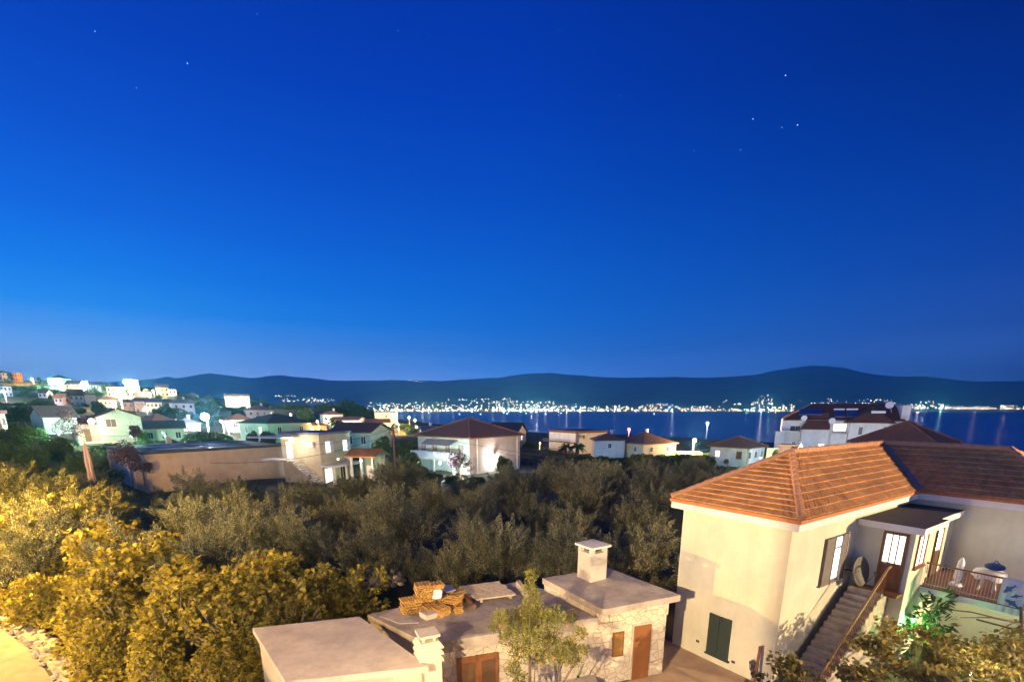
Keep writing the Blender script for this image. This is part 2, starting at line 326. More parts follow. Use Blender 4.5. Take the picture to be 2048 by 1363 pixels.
# ================================================================== MAIN HOUSE (L-shaped, hipped tile roof)
TH = 55.6; MHR = R(90-TH)
mh = empty('house', (9.03, 14.64, 0), 'pale plastered L-shaped house with orange hipped tile roof and outside stairs, nearest on the right', 'house', rz=MHR)
def MHW(x, y, z):
    c, s = cos(MHR), sin(MHR); return Vector((9.03+c*x-s*y, 14.64+s*x+c*y, z))
E_, Rz = 6.22, 7.95
MB().prism([(.35, .35), (10.75, .35), (10.75, -4.25), (14.9, -4.25), (14.9, 4.5), (.35, 4.5)], -.6, 5.84).build('wall', PLASTER, mh)
fp = [(0, 0), (10.4, 0), (10.4, -4.6), (15.24, -4.6), (15.24, 4.84), (0, 4.84)]
MB().prism(fp, 5.84, 6.09).build('fascia', TRIMW, mh)
o_ = .05; MB().prism([(-o_, -o_), (10.4-o_, -o_), (10.4-o_, -4.6-o_), (15.24+o_, -4.6-o_), (15.24+o_, 4.84+o_), (-o_, 4.84+o_)], 6.093, 6.215).build('eave_course', FRIEZE, mh)
rf = MB()
P0, P1, P2, P3, P4, P5 = (0, 0, E_), (10.4, 0, E_), (10.4, -4.6, E_), (15.24, -4.6, E_), (15.24, 4.84, E_), (0, 4.84, E_)
R0, J, Wr = (3.9, 2.42, Rz), (12.82, 2.42, Rz), (12.82, -2., Rz)
tiles(rf, P5, P0, R0, R0); tiles(rf, P0, P1, R0, J); tiles(rf, P1, P2, J, Wr); tiles(rf, P2, P3, Wr, Wr, ns=4)
for q in ([P0, P1, J, R0], [P1, P2, Wr, J], [P2, P3, Wr], [P5, P0, R0], [P4, P5, R0, J], [P3, P4, J, Wr]): rf.poly([(a[0], a[1], a[2]-.01) for a in q])
rf_o = rf.build('roof', TILE, mh)
cp = MB()
for a, b in ((P0, R0), (P5, R0), (R0, J), (J, Wr), (P2, Wr), (Wr, P3), (P4, J)): caps(cp, Vector(a)+Vector((0, 0, .07)), Vector(b)+Vector((0, 0, .07)))
cp.build('ridge_tiles', mat('ridge_tile', (.52, .26, .12), .8, .15, 5, c2=(.38, .22, .14)), rf_o)
vl = MB(); vl.bar(Vector(P1)+Vector((-.02, .0, .09)), Vector(J)+Vector((0, 0, .07)), .26, .05); vl.build('valley_gutter', METAL, rf_o)
ch = MB(); ch.box((4.9, 2.95, 7.0), (5.4, 3.45, 8.12)); ch.box((4.84, 2.89, 8.12), (5.46, 3.51, 8.2)); ch.build('chimney', CONCD, rf_o)
# windows of the near block
def shutters(par, face, panels, z, h, off, m_, slats=True):
    """panels: list of (hinge a, dir, width, open angle)"""
    for a, dr, w_, an in panels:
        n = max(4, int(h/.075)); mb = MB(); ca, sa = cos(an)*dr, sin(an)
        def Q(s_, zz, t=0):
            d = .07+s_*sa
            return (a+s_*ca, off-d-t, zz) if face == 'x' else (off-d-t, a+s_*ca, zz)
        for s0, s1 in ((0, .06), (w_-.06, w_)): mb.bar(Q((s0+s1)/2, z), Q((s0+s1)/2, z+h), .06, .045)
        for zz in (z+.03, z+h*.5, z+h-.03): mb.bar(Q(0, zz), Q(w_, zz), .045, .06)
        for k in range(n): zz = z+.06+(h-.12)*(k+.5)/n; mb.bar(Q(.05, zz), Q(w_-.05, zz), .035, (h-.12)/n*.9)
        mb.build('shutter', m_, par)
w1 = window(mh, 'x', 3.75, 3.35, 1.8, 1.75, .35, GREYSH, LITW, bars=0, name='window')
MB().box((2.9, .31, 4.6), (4.6, .333, 4.66)).build('window_bar', GREYSH, w1)
shutters(w1, 'x', [(2.86, 1, .54, R(8)), (4.64, -1, .5, R(2))], 3.33, 1.78, .35, GREYSH)
w2 = window(mh, 'y', 2.43, .35, .86, 1.62, .35, GREEND, GLASSD, bars=0)
shutters(w2, 'y', [(1.98, 1, .44, R(3)), (2.88, -1, .44, R(3))], .33, 1.68, .35, GREEND)
for yy, zz in ((1.7, .35), (3.25, .55)): MB().box((.345, yy, zz), (.335, yy+.14, zz+.1)).build('vent', DMETAL, mh)
# entrance porch
po = MB().prism([(5.6, .36), (5.6, -1.45), (7.6, -1.45), (7.6, -1.25), (10.76, -1.25), (10.76, .36)], 0, 5.32).build('porch', PLASTER, mh)
MB().prism([(5.3, .3), (5.3, -1.75), (7.85, -1.75), (7.85, -1.52), (10.74, -1.52), (10.74, .3)], 5.32, 5.56, 0, 1).build('porch_roof', [TRIMW, mat('roof_felt', (.10, .095, .10), .95, .1, 3, .4)], po)
def glazed_door(face, a0, a1, z0, z1, off, zg, dm, litm, nb=2):
    def P(s_, d, zz): return (s_, off-d, zz) if face == 'x' else (off-d, s_, zz)
    t = .09; m = MB(); m.box(P(a0, 0, z0), P(a0+t, .07, z1)); m.box(P(a1-t, 0, z0), P(a1, .07, z1)); m.box(P(a0+t, 0, z1-t), P(a1-t, .07, z1)); m.box(P(a0+t, 0, z0), P(a1-t, .05, zg))
    m.box(P(a0+t+.08, .05, z0+.15), P(a1-t-.08, .062, zg-.12))
    for k in range(nb): c = a0+t+(a1-a0-2*t)*(k+1)/(nb+1); m.box(P(c-.015, 0, zg), P(c+.015, .045, z1-t))
    d = m.build('door', dm, mh); MB().box(P(a0+t, -.01, zg), P(a1-t, .02, z1-t)).build('pane', litm, d)
    hd = MB(); hd.bar(P(a1-t-.05, .07, z0+1.02), P(a1-t-.16, .1, z0+1.02), .03); hd.build('handle', METAL, d); return d
glazed_door('y', -1.28, -.5, 3.0, 5.22, 5.6, 4.05, BROWN, LIT)
glazed_door('x', 8.7, 9.5, 3.0, 5.02, -1.25, 4.05, DBROWN, mat('lit_glass_bright', (.8, .8, .75), .4, 0, emit=14, ecol=(1, .93, .75)), 1)
window(mh, 'x', 6.42, 3.92, .95, 1.25, -1.45, BROWN, LIT, bars=1)
MB().box((5.05, -1.4, 2.9), (5.6, .0, 3.0)).build('threshold', BROWN, mh)
# outside stairs
st = MB(); n = 17
for k in range(n):
    x0 = .55+(5.1-.55)*k/n; st.box((x0, -1.0, -.3), (5.599, .1, 3.0*(k+1)/n-.02) if k == n-1 else (x0+(5.1-.55)/n, .1, 3.0*(k+1)/n-.02))
sto = st.build('stairs', mat('stair_stone', (.40, .34, .28), .9, .12, 3, .3, c2=(.24, .2, .17)), mh)
rl_ = MB(); a0 = Vector((.6, -.95, .9)); a1 = Vector((5.15, -.95, 3.92)); rl_.bar(a0, a1, .07, .05); rl_.bar(a1, (5.5, -.95, 3.95), .06, .05)
MBR = MB(); MBR.bar(a0-Vector((0, 0, .75)), a1-Vector((0, 0, .78)), .025)
for k in range(32): p = a0.lerp(a1, k/31.); MBR.bar(p-Vector((0, 0, .86)), p, .016)
ro = rl_.build('handrail', mat('rail_wood', (.42, .25, .10), .55, .08, 5), sto); MBR.build('balusters', RUST, ro)
# balcony
bs = MB(); bs.prism([(7.2, -1.45), (7.2, -4.9), (10.75, -4.9), (10.75, -1.25), (7.61, -1.25), (7.61, -1.45)], 2.72, 2.97); bo = bs.build('balcony', TRIMW, mh)
MB().prism([(7.17, -1.46), (7.17, -4.93), (10.74, -4.93), (10.74, -1.26), (7.62, -1.26), (7.62, -1.46)], 2.975, 3.0).build('floor_tiles', mat('brown_floor_tile', (.16, .06, .04), .5, .1, 4), bo)
br = MB(); br.bar((7.25, -1.5, 3.92), (7.25, -4.9, 3.92), .06, .05); bro = br.build('balcony_rail', BROWN, bo)
bb = MB(); bb.bar((7.25, -1.5, 3.1), (7.25, -4.9, 3.1), .025)
for k in range(38): y = -1.5-3.4*k/37; bb.bar((7.25, y, 3.0), (7.25, y, 3.9), .014)
bb.build('balusters', METAL, bro)
MB().box((7.2, -4.75, -.3), (7.6, -4.35, 2.715)).build('pillar', stucco('peach_plaster', (.66, .55, .40)), mh)
# satellite dish on the right-hand face
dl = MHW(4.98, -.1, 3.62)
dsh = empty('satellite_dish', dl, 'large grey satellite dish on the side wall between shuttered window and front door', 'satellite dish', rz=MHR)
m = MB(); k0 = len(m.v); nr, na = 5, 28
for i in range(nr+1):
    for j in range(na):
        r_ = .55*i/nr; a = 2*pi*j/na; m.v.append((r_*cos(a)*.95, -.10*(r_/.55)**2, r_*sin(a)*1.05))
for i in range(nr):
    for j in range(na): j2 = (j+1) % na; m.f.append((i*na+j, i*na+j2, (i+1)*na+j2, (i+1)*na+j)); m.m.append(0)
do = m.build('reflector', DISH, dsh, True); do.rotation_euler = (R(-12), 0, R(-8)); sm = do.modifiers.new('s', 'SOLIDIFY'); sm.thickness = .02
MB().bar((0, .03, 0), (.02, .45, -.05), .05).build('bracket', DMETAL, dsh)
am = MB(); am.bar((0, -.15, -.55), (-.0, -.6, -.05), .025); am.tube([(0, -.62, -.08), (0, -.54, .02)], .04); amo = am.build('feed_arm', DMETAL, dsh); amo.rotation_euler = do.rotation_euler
# things on the balcony (top-level)
def onb(x, y, z=3.0): return MHW(x, y, z)
t = empty('table', onb(8.6, -3.05), 'small table on crossed white legs under a pale frilled cloth on the balcony', 'table', rz=MHR)
for sx_ in (-1, 1):
    for sy_ in (-1, 1): MB().bar((.22*sx_, .2*sy_, 0), (-.16*sx_, .14*sy_, .72), .045).build('leg', WHITEP, t)
MB().tube([(0, 0, .715), (0, 0, .745)], .42, 20).build('tabletop', WHITEP, t)
m = MB(); na = 40
for i in range(3):
    for j in range(na):
        a = 2*pi*j/na; r_ = (.0, .44, .50+.03*sin(6*a))[i]; z = (.75, .752, .50+.05*cos(5*a))[i]; m.v.append((r_*cos(a), r_*sin(a), z))
for i in range(2):
    for j in range(na): j2 = (j+1) % na; m.f.append((i*na+j, i*na+j2, (i+1)*na+j2, (i+1)*na+j)); m.m.append(0)
tcl = m.build('tablecloth', stucco('cloth_white', (.72, .66, .6), .05), None, True); tcl.location = onb(8.6, -3.05); tag(tcl, 'pale round tablecloth with frilled hem lying over the balcony table', 'tablecloth')
pb = MB(); pb.tube([(0, 0, 0), (0, 0, .12)], [.22, .18], 14); pb.tube([(0, 0, .12), (0, 0, .3), (.02, 0, .95), (.02, 0, 1.12)], [.05, .13, .1, .03], 10)
pbo = pb.build('folded_parasol', WHITEP, None, True); pbo.location = onb(8.3, -2.25); tag(pbo, 'white folded cloth parasol standing on the balcony left of the table', 'parasol')
bg_ = MB(); bg_.sphere((0, 0, .14), .3, 12, 0, .45); bg_.tube([(-.2, 0, .2), (0, 0, .38), (.2, 0, .2)], .02, 6); bo2 = bg_.build('blue_bag', mat('blue_fabric', (.03, .06, .2), .8, .1, 4), None, True); bo2.location = onb(8.8, -3.1, 3.76); tag(bo2, 'dark blue bag lying on top of the cloth-covered balcony table', 'bag')
# towels with dolphins over the rail
def towel(name, x, y0, y1, z0, z1, label, base, fish=()):
    m = MB(); n = 14
    for i in range(n+1):
        y = y0+(y1-y0)*i/n; b = .03*sin(i*1.3)
        for x_, z in ((x-.06+b, z0), (x-.05+b*.5, (z0+z1)/2), (x-.05, z1-.02), (x, z1+.02), (x+.06, z1-.02), (x+.08+b, z1-.5)): m.v.append((x_, y, z))
    for i in range(n):
        for j in range(5): m.f.append((i*6+j, i*6+j+1, (i+1)*6+j+1, (i+1)*6+j)); m.m.append(0)
    o = m.build(name, base, None, True); o.location = (9.03, 14.64, 0); o.rotation_euler = (0, 0, MHR); tag(o, label, 'towel')
    for (cy, cz, sc, an) in fish:
        f = MB(); pr = [(-.5, 0), (-.35, .12), (-.1, .2), (.02, .34), (.1, .19), (.35, .08), (.55, .14), (.48, 0), (.56, -.12), (.32, -.03), (.05, -.08), (-.02, -.22), (-.12, -.08), (-.34, -.07)]
        for s_ in (0, 1): f.v += [(x-.105-.006*s_, cy-sc*(a*cos(an)-b*sin(an)), cz+sc*(a*sin(an)+b*cos(an))) for a, b in pr]
        k = len(pr); f.f += [tuple(range(k)), tuple(range(2*k-1, k-1, -1))]+[(i, (i+1) % k, k+(i+1) % k, k+i) for i in range(k)]; f.m += [0]*(k+2)
        f.build('dolphin_print', mat('blue_print', (.05, .10, .28), .8, 0), o)
towel('beach_towel', 7.25, -3.62, -4.25, 2.75, 3.95, 'white beach towel with blue dolphins hanging over the balcony rail', stucco('towel_white', (.55, .56, .62), .05), [(-3.85, 3.6, .42, .9), (-3.98, 3.12, .45, -.5), (-4.05, 3.4, .3, .4)])
towel('towel', 8.9, -4.0, -4.45, 3.45, 4.15, 'crumpled blue towel heaped on the drying rack above the dolphin towel', mat('towel_blue', (.14, .2, .42), .85, .15, 5, .5))
rk = MB()
for y in (-3.9, -4.5): rk.bar((8.7, y, 3), (9.1, y, 4.12), .025); rk.bar((9.1, y, 3), (8.7, y, 4.12), .025)
for x in (8.75, 8.9, 9.05): rk.bar((x, -3.85, 4.08), (x, -4.55, 4.08), .02)
rko = rk.build('drying_rack', WHITEP); rko.location = (9.03, 14.64, 0); rko.rotation_euler = (0, 0, MHR); tag(rko, 'white folding drying rack under a blue towel on the balcony', 'drying rack')
# leaning rusty post and wall lantern below
ln = MB(); pA = G(1507, 1375, .2); pB = G(1521, 1291, 1.6); ln.bar(pA, pB, .09, .09); tag(ln.build('rusty_post', RUST), 'reddish rusty iron post leaning in front of the cream house wall', 'post')
lt = empty('wall_lantern', MHW(.30, .95, .55), 'small glass lantern on the cream end wall near the bottom edge', 'lantern', rz=MHR)
m = MB()
for a in range(4): m.bar((-.16+.07*cos(a*pi/2+.78), .07*sin(a*pi/2+.78), 0), (-.16+.1*cos(a*pi/2+.78), .1*sin(a*pi/2+.78), .26), .014)
m.tube([(-.16, 0, .26), (-.16, 0, .38)], [.14, .02], 6); m.tube([(-.16, 0, -.05), (-.16, 0, 0)], [.03, .08], 6); m.bar((.05, 0, -.1), (-.16, 0, -.05), .025); m.build('frame', DMETAL, lt)
MB().tube([(-.16, 0, .01), (-.16, 0, .25)], [.06, .085], 6).build('glass', GLASSD, lt)
# pergola bars under the balcony and vine on it
pg = empty('pergola', MHW(3, -4.2, 0), 'rusty iron pergola frame below the balcony carrying the grape vine', 'pergola', rz=MHR)
m = MB()
for y in (-3.9, -2.3, -.7, .9): m.bar((-2.4, y-1, 2.35), (6.8, y-1, 2.35), .05)
for x in (-2.4, 0.6, 3.7, 6.8): m.bar((x, -4.9, 2.4), (x, .9 if x > 3 else -.1, 2.4), .05)
m.build('beam', RUST, pg)
for x in (-2.3, 6.7):
    for y in (-4.8, -1.4): MB().bar((x, y, -.3), (x, y, 2.34), .07).build('post', RUST, pg)
cs = []; P = []
for k in range(95):
    px = random.uniform(1530, 2120); f_ = (px-1530)/520.; top = 1330-85*min(1, f_*2.2)+random.uniform(0, 12) if f_ < .45 else 1262+20*sin(px*.02)
    py = random.uniform(top, 1480); q = G(px, py, 2.5+random.uniform(-.15, .25)); cs.append(q)
# denser canopy
c_ = np.array([tuple(q) for q in cs]); NV = 11000; k = rng.integers(0, len(c_), NV); d = rng.normal(size=(NV, 3)); d /= np.linalg.norm(d, axis=1, keepdims=True)
P = c_[k]+d*rng.uniform(.05, .5, NV)[:, None]*[1, 1, .62]
vine = empty('grape_vine', tuple(c_[0]*[1, 1, 0]), 'large leafy grape vine over the pergola at the bottom right corner', 'vine')
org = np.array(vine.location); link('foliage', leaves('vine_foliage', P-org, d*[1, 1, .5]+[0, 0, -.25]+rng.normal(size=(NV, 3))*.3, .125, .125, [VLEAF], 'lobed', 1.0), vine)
m = MB(); q0 = MHW(6.9, -4.6, 0)-Vector(org); m.tube([q0, q0+Vector((.1, 0, 1.2)), q0+Vector((-.15, .1, 2.3)), q0+Vector((-.3, .2, 3.2))], [.09, .07, .06, .04], 7)
for k in range(3): a = q0+Vector((-.2, .15, 2.6)); b = a+Vector((-1.2-.5*k, .9*k-.5, .05)); m.tube([a, a.lerp(b, .5)+Vector((0, 0, .12)), b], [.03, .025, .012], 5)
m.build('stem', BARK, vine, True)
# climbing shrub at the foot of the porch, lit green by the lamp under the balcony
cc = [tuple(MHW(x, y, z)) for x, y, z in ((6.9, -2.0, 2.3), (6.6, -1.9, 1.9), (7.1, -2.3, 1.8), (6.5, -1.9, 1.3), (6.9, -2.4, 1.2), (6.2, -1.9, .9), (7.0, -2.1, 2.75))]
pP, dD = blob_pts(420, cc, [.38]*7, .5); loc = MHW(6.8, -2.1, 0)
sh = empty('laurel_bush', loc, 'dark large-leaved bush beside the porch wall with a green glow behind it', 'bush')
link('foliage', leaves('bush_foliage', pP-np.array(loc), dD+[0, 0, .1], .3, .11, [GLEAF]), sh)
MB().tube([(0, 0, -.2), (0, 0, 2.2)], [.05, .02], 6).build('stem', BARK, sh)
# ================================================================== STONE SHED, GARAGE
sl = [(6.09, 16.24), (4.08, 19.3), (1.21, 18.05), (3.05, 14.95)]
shed = empty('stone_shed', (2, 16, 0), 'low crazy-paved stone shed with flat concrete roofs and brown doors', 'shed')
def sp(pts): return [(a-2, b-16) for a, b in pts]
bl1 = G(1030, 1163, 2.62); bl0 = G(735, 1228, 2.62)
FLr, FRr = (-2.45, 13.38), (2.55, 15.25)
MB().prism(sp([(-2.3, 13.5), (3.0, 15.3), (5.62, 16.18), (3.95, 19.05), (1.3, 17.9), (bl1.x, bl1.y-.1), (bl0.x+.1, bl0.y-.1)]), -.4, 2.39).build('wall', CRAZY, shed)
MB().prism(sp([(2.95, 15.38), (5.66, 16.14), (3.98, 19.1), (1.28, 17.95)]), 2.392, 2.86).build('upper_wall', CRAZY, shed)
ro1 = MB().prism(sp([FLr, FRr, (2.95, 15.38), (1.6, 17.85), (bl1.x, bl1.y), (bl0.x, bl0.y)]), 2.395, 2.62).build('lower_roof', CONCD, shed)
fr_ = MB(); fr_.prism(sp([(-2.45, 13.32), (-.4, 14.06), (-.45, 14.22), (-2.5, 13.5)]), 2.3, 2.69); fr_.prism(sp([(-.3, 14.1), (2.95, 15.16), (2.9, 15.36), (-.35, 14.3)]), 2.36, 2.72); fr_.build('parapet', stucco('rough_mortar', (.58, .52, .44), .2), shed)
MB().prism(sp(sl), 2.865, 3.1).build('concrete_slab', CONC, shed)
def wall_thing(p0, p1, s0, s1, z0, z1, t=.06):
    d = (Vector(p1)-Vector(p0)); L_ = d.length; d /= L_; n_ = Vector((d.y, -d.x)); a = Vector(p0)+d*s0; b = Vector(p0)+d*s1
    return MB().prism(sp([tuple(a+n_*t), tuple(b+n_*t), tuple(b-n_*.03), tuple(a-n_*.03)]), z0, z1)
A0, A1, A2 = Vector((-2.3, 13.5)), Vector((3.0, 15.3)), Vector((5.62, 16.18))
def s_on(px, py, z, p0, p1):
    g = G(px, py, z); d = (p1-p0).normalized(); return (Vector((g.x, g.y))-p0).dot(d)
s0 = s_on(1283, 1247, 2.17, A1, A2); s1 = s_on(1310, 1240, 2.17, A1, A2)
s0 = 1.43; s1 = 2.12
dr = wall_thing(A1, A2, s0, s1, 0, 2.12).build('door', mat('brown_door', (.24, .10, .035), .5, .06, 3), shed); wall_thing(A1, A2, s0-.07, s1+.07, -.05, 2.19, .03).build('door_frame', mat('pale_mortar', (.55, .5, .42), .9), dr)  # plain brown door in a pale mortar surround
wn = wall_thing(A1, A2, .58, 1.02, 1.05, 2.0, .035).build('window', BROWN, shed); wall_thing(A1, A2, .63, .97, 1.1, 1.95, .045).build('pane', mat('amber_glass', (.28, .16, .05), .25, .1, 4), wn)
dd = wall_thing(A0, A1, .58, 1.95, -.1, 2.0, .05); ddo = dd.build('double_door', BROWN, shed)
wall_thing(A0, A1, 1.24, 1.29, -.1, 2.0, .07).build('door_post', BROWN, ddo); wall_thing(A0, A1, .72, 1.16, .2, 1.8, .062).build('door_panel', DBROWN, ddo); wall_thing(A0, A1, 1.38, 1.84, .2, 1.8, .062).build('door_panel', DBROWN, ddo)
wall_thing(A0, A1, 1.30, 1.42, .95, .98, .12).build('handle', METAL, ddo)
# big square chimney on the slab
bc = G(1181, 1156, 3.1); chb = MB(); hh = .40
cx, cy = bc.x-2+.06, bc.y-16+.1; ang = R(33)
def rq(dx, dy): return (cx+dx*cos(ang)-dy*sin(ang), cy+dx*sin(ang)+dy*cos(ang))
def sq(h_): return [rq(-h_, -h_), rq(h_, -h_), rq(h_, h_), rq(-h_, h_)]
chb.prism(sq(hh), 3.1, 4.22)
for sx_ in (-1, 1):
    for sy_ in (-1, 1): q = [(sx_*hh, sy_*hh), (sx_*(hh-.16), sy_*hh), (sx_*(hh-.16), sy_*(hh-.16)), (sx_*hh, sy_*(hh-.16))]; q = q if sx_*sy_ < 0 else q[::-1]; chb.prism([rq(*a) for a in q], 4.22, 4.42)
chb.prism(sq(hh-.2), 4.22, 4.24, 0, 1)
chb.build('chimney', [CHIMN, DMETAL], shed)
MB().prism(sq(hh+.1), 4.422, 4.5).build('chimney_cap', TRIMW, shed)
# small tiered chimney at the left end
q = G(860, 1316, 2.62); cx, cy = q.x-2-.05, q.y-16+.05; ang = R(25); sc = MB(); sc.prism(sq(.30), -.3, 2.62)
for k in range(3):
    z = 2.62+.2*k; a = sq(.36); b = sq(.26); kk = len(sc.v); sc.v += [(p[0], p[1], z) for p in a]+[(p[0], p[1], z+.05) for p in a]+[(p[0], p[1], z+.2) for p in b]
    for l_ in (0, 4):
        for i in range(4): j = (i+1) % 4; sc.f.append((kk+l_+i, kk+l_+j, kk+l_+4+j, kk+l_+4+i)); sc.m.append(0)
    sc.f.append((kk+8, kk+9, kk+10, kk+11)); sc.m.append(0); sc.f.append((kk+3, kk+2, kk+1, kk)); sc.m.append(0)
for p in sq(.16): sc.prism([(p[0]-.04, p[1]-.04), (p[0]+.04, p[1]-.04), (p[0]+.04, p[1]+.04), (p[0]-.04, p[1]+.04)], 3.22, 3.36)
sc.prism(sq(.29), 3.36, 3.44); sc.build('tiered_chimney', stucco('cream_chimney', (.66, .60, .48), .06), shed)
# garage
gq = [G(x, y, 2.7) for x, y in ((505, 1255), (571, 1362), (857, 1331), (719, 1232))]; gc = sum(gq, Vector())/4
ga = empty('garage', (gc.x, gc.y, 0), 'cream flat-roofed garage with a smooth concrete slab roof at the bottom', 'garage')
loc = [Vector((a.x-gc.x, a.y-gc.y)) for a in gq]
MB().prism([tuple(a*.93) for a in loc], -.4, 2.5).build('wall', stucco('garage_plaster', (.62, .55, .42)), ga)
MB().prism([tuple(a) for a in loc], 2.505, 2.7).build('roof_slab', mat('smooth_concrete', (.76, .66, .53), .85, .05, .8, .15, 14, c2=(.55, .47, .38), streak=.12), ga)
a, b = loc[1]*.93, loc[2]*.93; d = (b-a).normalized(); nn = Vector((d.y, -d.x))
def gw(s0, s1, z0, z1, t): return MB().prism([tuple(a+d*s0+nn*t), tuple(a+d*s1+nn*t), tuple(a+d*s1-nn*.02), tuple(a+d*s0-nn*.02)], z0, z1)
gd = gw(.5, 2.6, 0, 2.15, .04).build('garage_door', BROWN, ga)
for k in range(5): gw(.6, 2.5, .1+.4*k, .44+.4*k, .055).build('door_panel', BROWN, gd)
# ---- things on the shed roof
def flat(name, pts, z0, z1, m_, label, cat, group=None, kind=None):
    c = sum((Vector(p[:2]) for p in pts), Vector((0, 0)))/len(pts); o = MB().prism([(p[0]-c.x, p[1]-c.y) for p in pts], z0, z1).build(name, m_); o.location = (c.x, c.y, 0); return tag(o, label, cat, group, kind)
flat('plywood_sheet', [G(*p, 2.63) for p in ((760, 1232), (800, 1247), (838, 1245), (800, 1215))][0:4], 2.622, 2.655, CONC, 'pale flat board lying on the shed roof beside the garage roof', 'board')
flat('concrete_block', [G(*p, 2.75) for p in ((838, 1225), (853, 1233), (877, 1226), (862, 1217))], 2.622, 2.8, CHIMN, 'small pale concrete block in front of the orange tile stacks', 'block')
def stack(px, py, w_, d_, h_, rot, label, lean=0, z=2.622):
    c = G(px, py, z); m = MB(); n = max(2, int(h_/.055)); z0 = 0
    for k in range(n):
        ox, oy, ra = random.uniform(-.045, .045)+lean*k, random.uniform(-.05, .05), random.uniform(-.13, .13); cols = max(1, round(w_/.24))
        for j in range(cols):
            x0 = -w_/2+j*w_/cols+random.uniform(-.02, .02); oy += random.uniform(-.03, .03)
            def q(x, y): x += ox; y += oy; return (x*cos(ra)-y*sin(ra), x*sin(ra)+y*cos(ra))
            b_ = w_/cols
            m.prism([q(x0, -d_/2), q(x0+b_*.94, -d_/2), q(x0+b_*.94, d_/2), q(x0, d_/2)], z0+.0, z0+.022)
            for s_ in (0, .42, .80): m.prism([q(x0+b_*s_, -d_/2+.01), q(x0+b_*(s_+.14), -d_/2+.01), q(x0+b_*(s_+.14), d_/2-.01), q(x0+b_*s_, d_/2-.01)], z0+.0225, z0+.045)
        z0 += .053
    o = m.build('tile_stack', ORTILE); o.location = c; o.rotation_euler = (0, 0, rot); return tag(o, label, 'tile stack', 'stacks of orange roof tiles on the shed roof')
stack(824, 1222, .66, .46, .6, .45, 'leftmost low stack of orange roof tiles')
stack(849, 1213, .6, .46, .98, .4, 'tallest stack of orange roof tiles, second from the left at the back')
stack(873, 1208, .6, .44, .9, .5, 'tall stack of orange roof tiles right beside the tallest one')
stack(862, 1225, .46, .40, .35, .6, 'low stack of orange roof tiles behind the pale concrete block')
stack(884, 1228, .48, .40, .34, .9, 'lowest stack of orange roof tiles nearest the front')
stack(899, 1214, .72, .46, .62, -.4, 'wide slanting stack of orange roof tiles right of the middle', .012)
stack(912, 1205, .5, .4, .6, .4, 'stack of orange roof tiles at the back right with a grey board on it')
stack(917, 1222, .3, .42, .3, .2, 'small upright bundle of orange roof tiles at the right end')
flat('grey_board', [G(*p, 3.27) for p in ((880, 1175), (893, 1183), (912, 1178), (896, 1168))], 3.24, 3.27, METAL, 'bluish grey board on top of the back right tile stack', 'board')
cl = MB()
for i in range(6):
    for j in range(4): cl.v.append((.1*j+.02*sin(i), .0-.03*i, .24-.05*i+.02*sin(i*2+j)))
for i in range(5):
    for j in range(3): cl.f.append((i*4+j, i*4+j+1, (i+1)*4+j+1, (i+1)*4+j)); cl.m.append(0)
clo = cl.build('white_cloth', WHITEP); clo.location = G(868, 1190, 3.25)+Vector((0, -.1, 0)); tag(clo, 'scrap of white cloth hanging over the tall orange tile stack', 'cloth')
# corrugated sheet on battens
e0, e1, f0, f1 = [G(*p, 2.8) for p in ((955, 1197), (1034, 1187), (918, 1174), (998, 1163))]
cs_ = (e0+e1+f0+f1)/4; ba = empty('batten_panel', (cs_.x, cs_.y, 0), 'low stack of long pale timber battens lying on the shed roof', 'timber')
m = MB(); 
for k in range(11):
    t_ = k/10.; a = e0.lerp(f0, t_); b = e1.lerp(f1, t_); j_ = random.uniform(-.08, .08); dd_ = (b-a).normalized(); m.bar(a-cs_+dd_*j_+Vector((0, 0, 2.8)), b-cs_+dd_*j_+Vector((0, 0, 2.8)), .09, .07)
m.build('batten', WOOD, ba)
m = MB()
for t_ in (.1, .85): a = e0.lerp(e1, t_); b = f0.lerp(f1, t_); m.bar(a-cs_+Vector((0, 0, 2.7)), b-cs_+Vector((0, 0, 2.7)), .1, .12)
m.build('bearer', WOOD, ba)
lg = MB(); a = G(925, 1190, 2.7); b = G(948, 1215, 2.7); lg.tube([a-a, b-a], [.1, .09], 12); lo_ = lg.build('log', mat('log_wood', (.22, .12, .07), .9, .15, 6)); lo_.location = a+Vector((0, 0, .06)); tag(lo_, 'short brown log lying between tile stacks and timber battens', 'log')
for (x, y, l_) in ((1170, 1152, 0),):
    pass
flat('concrete_kerb', [G(*p, 2.85) for p in ((1032, 1163), (1056, 1190), (1062, 1189), (1040, 1161))], 2.622, 2.9, CONC, 'short concrete upstand at the step between the two shed roofs', 'kerb')
# pomegranate tree in front of the shed
pc_ = G(1065, 1500, 0); pt = empty('pomegranate_tree', (.55, 12.9, 0), 'slender pomegranate tree with orange fruit in front of the stone shed', 'tree')
def pmpt(px, py, Y): q = D(px, py, Y); return (q.x-.55, q.y-12.9, q.z)
ctr = []; 
for px, py, r_ in ((1062, 1150, .14), (1058, 1175, .2), (1066, 1200, .26), (1055, 1225, .3), (1000, 1235, .25), (1030, 1240, .36), (1075, 1240, .42), (1110, 1235, .32), (1140, 1235, .22), (1020, 1275, .3), (1060, 1275, .4), (1100, 1280, .35), (1140, 1290, .25), (1160, 1265, .2), (1040, 1305, .3), (1025, 1335, .22), (1080, 1310, .3), (1120, 1310, .3), (1150, 1320, .22), (1040, 1355, .2), (990, 1255, .15), (1165, 1300, .15)):
    ctr.append((pmpt(px, py, 12.9+random.uniform(-.5, .6)), r_))
w8 = np.array([r_**2 for _, r_ in ctr]); kk = rng.choice(len(ctr), 14000, p=w8/w8.sum()); d = rng.normal(size=(14000, 3)); d /= np.linalg.norm(d, axis=1, keepdims=True)
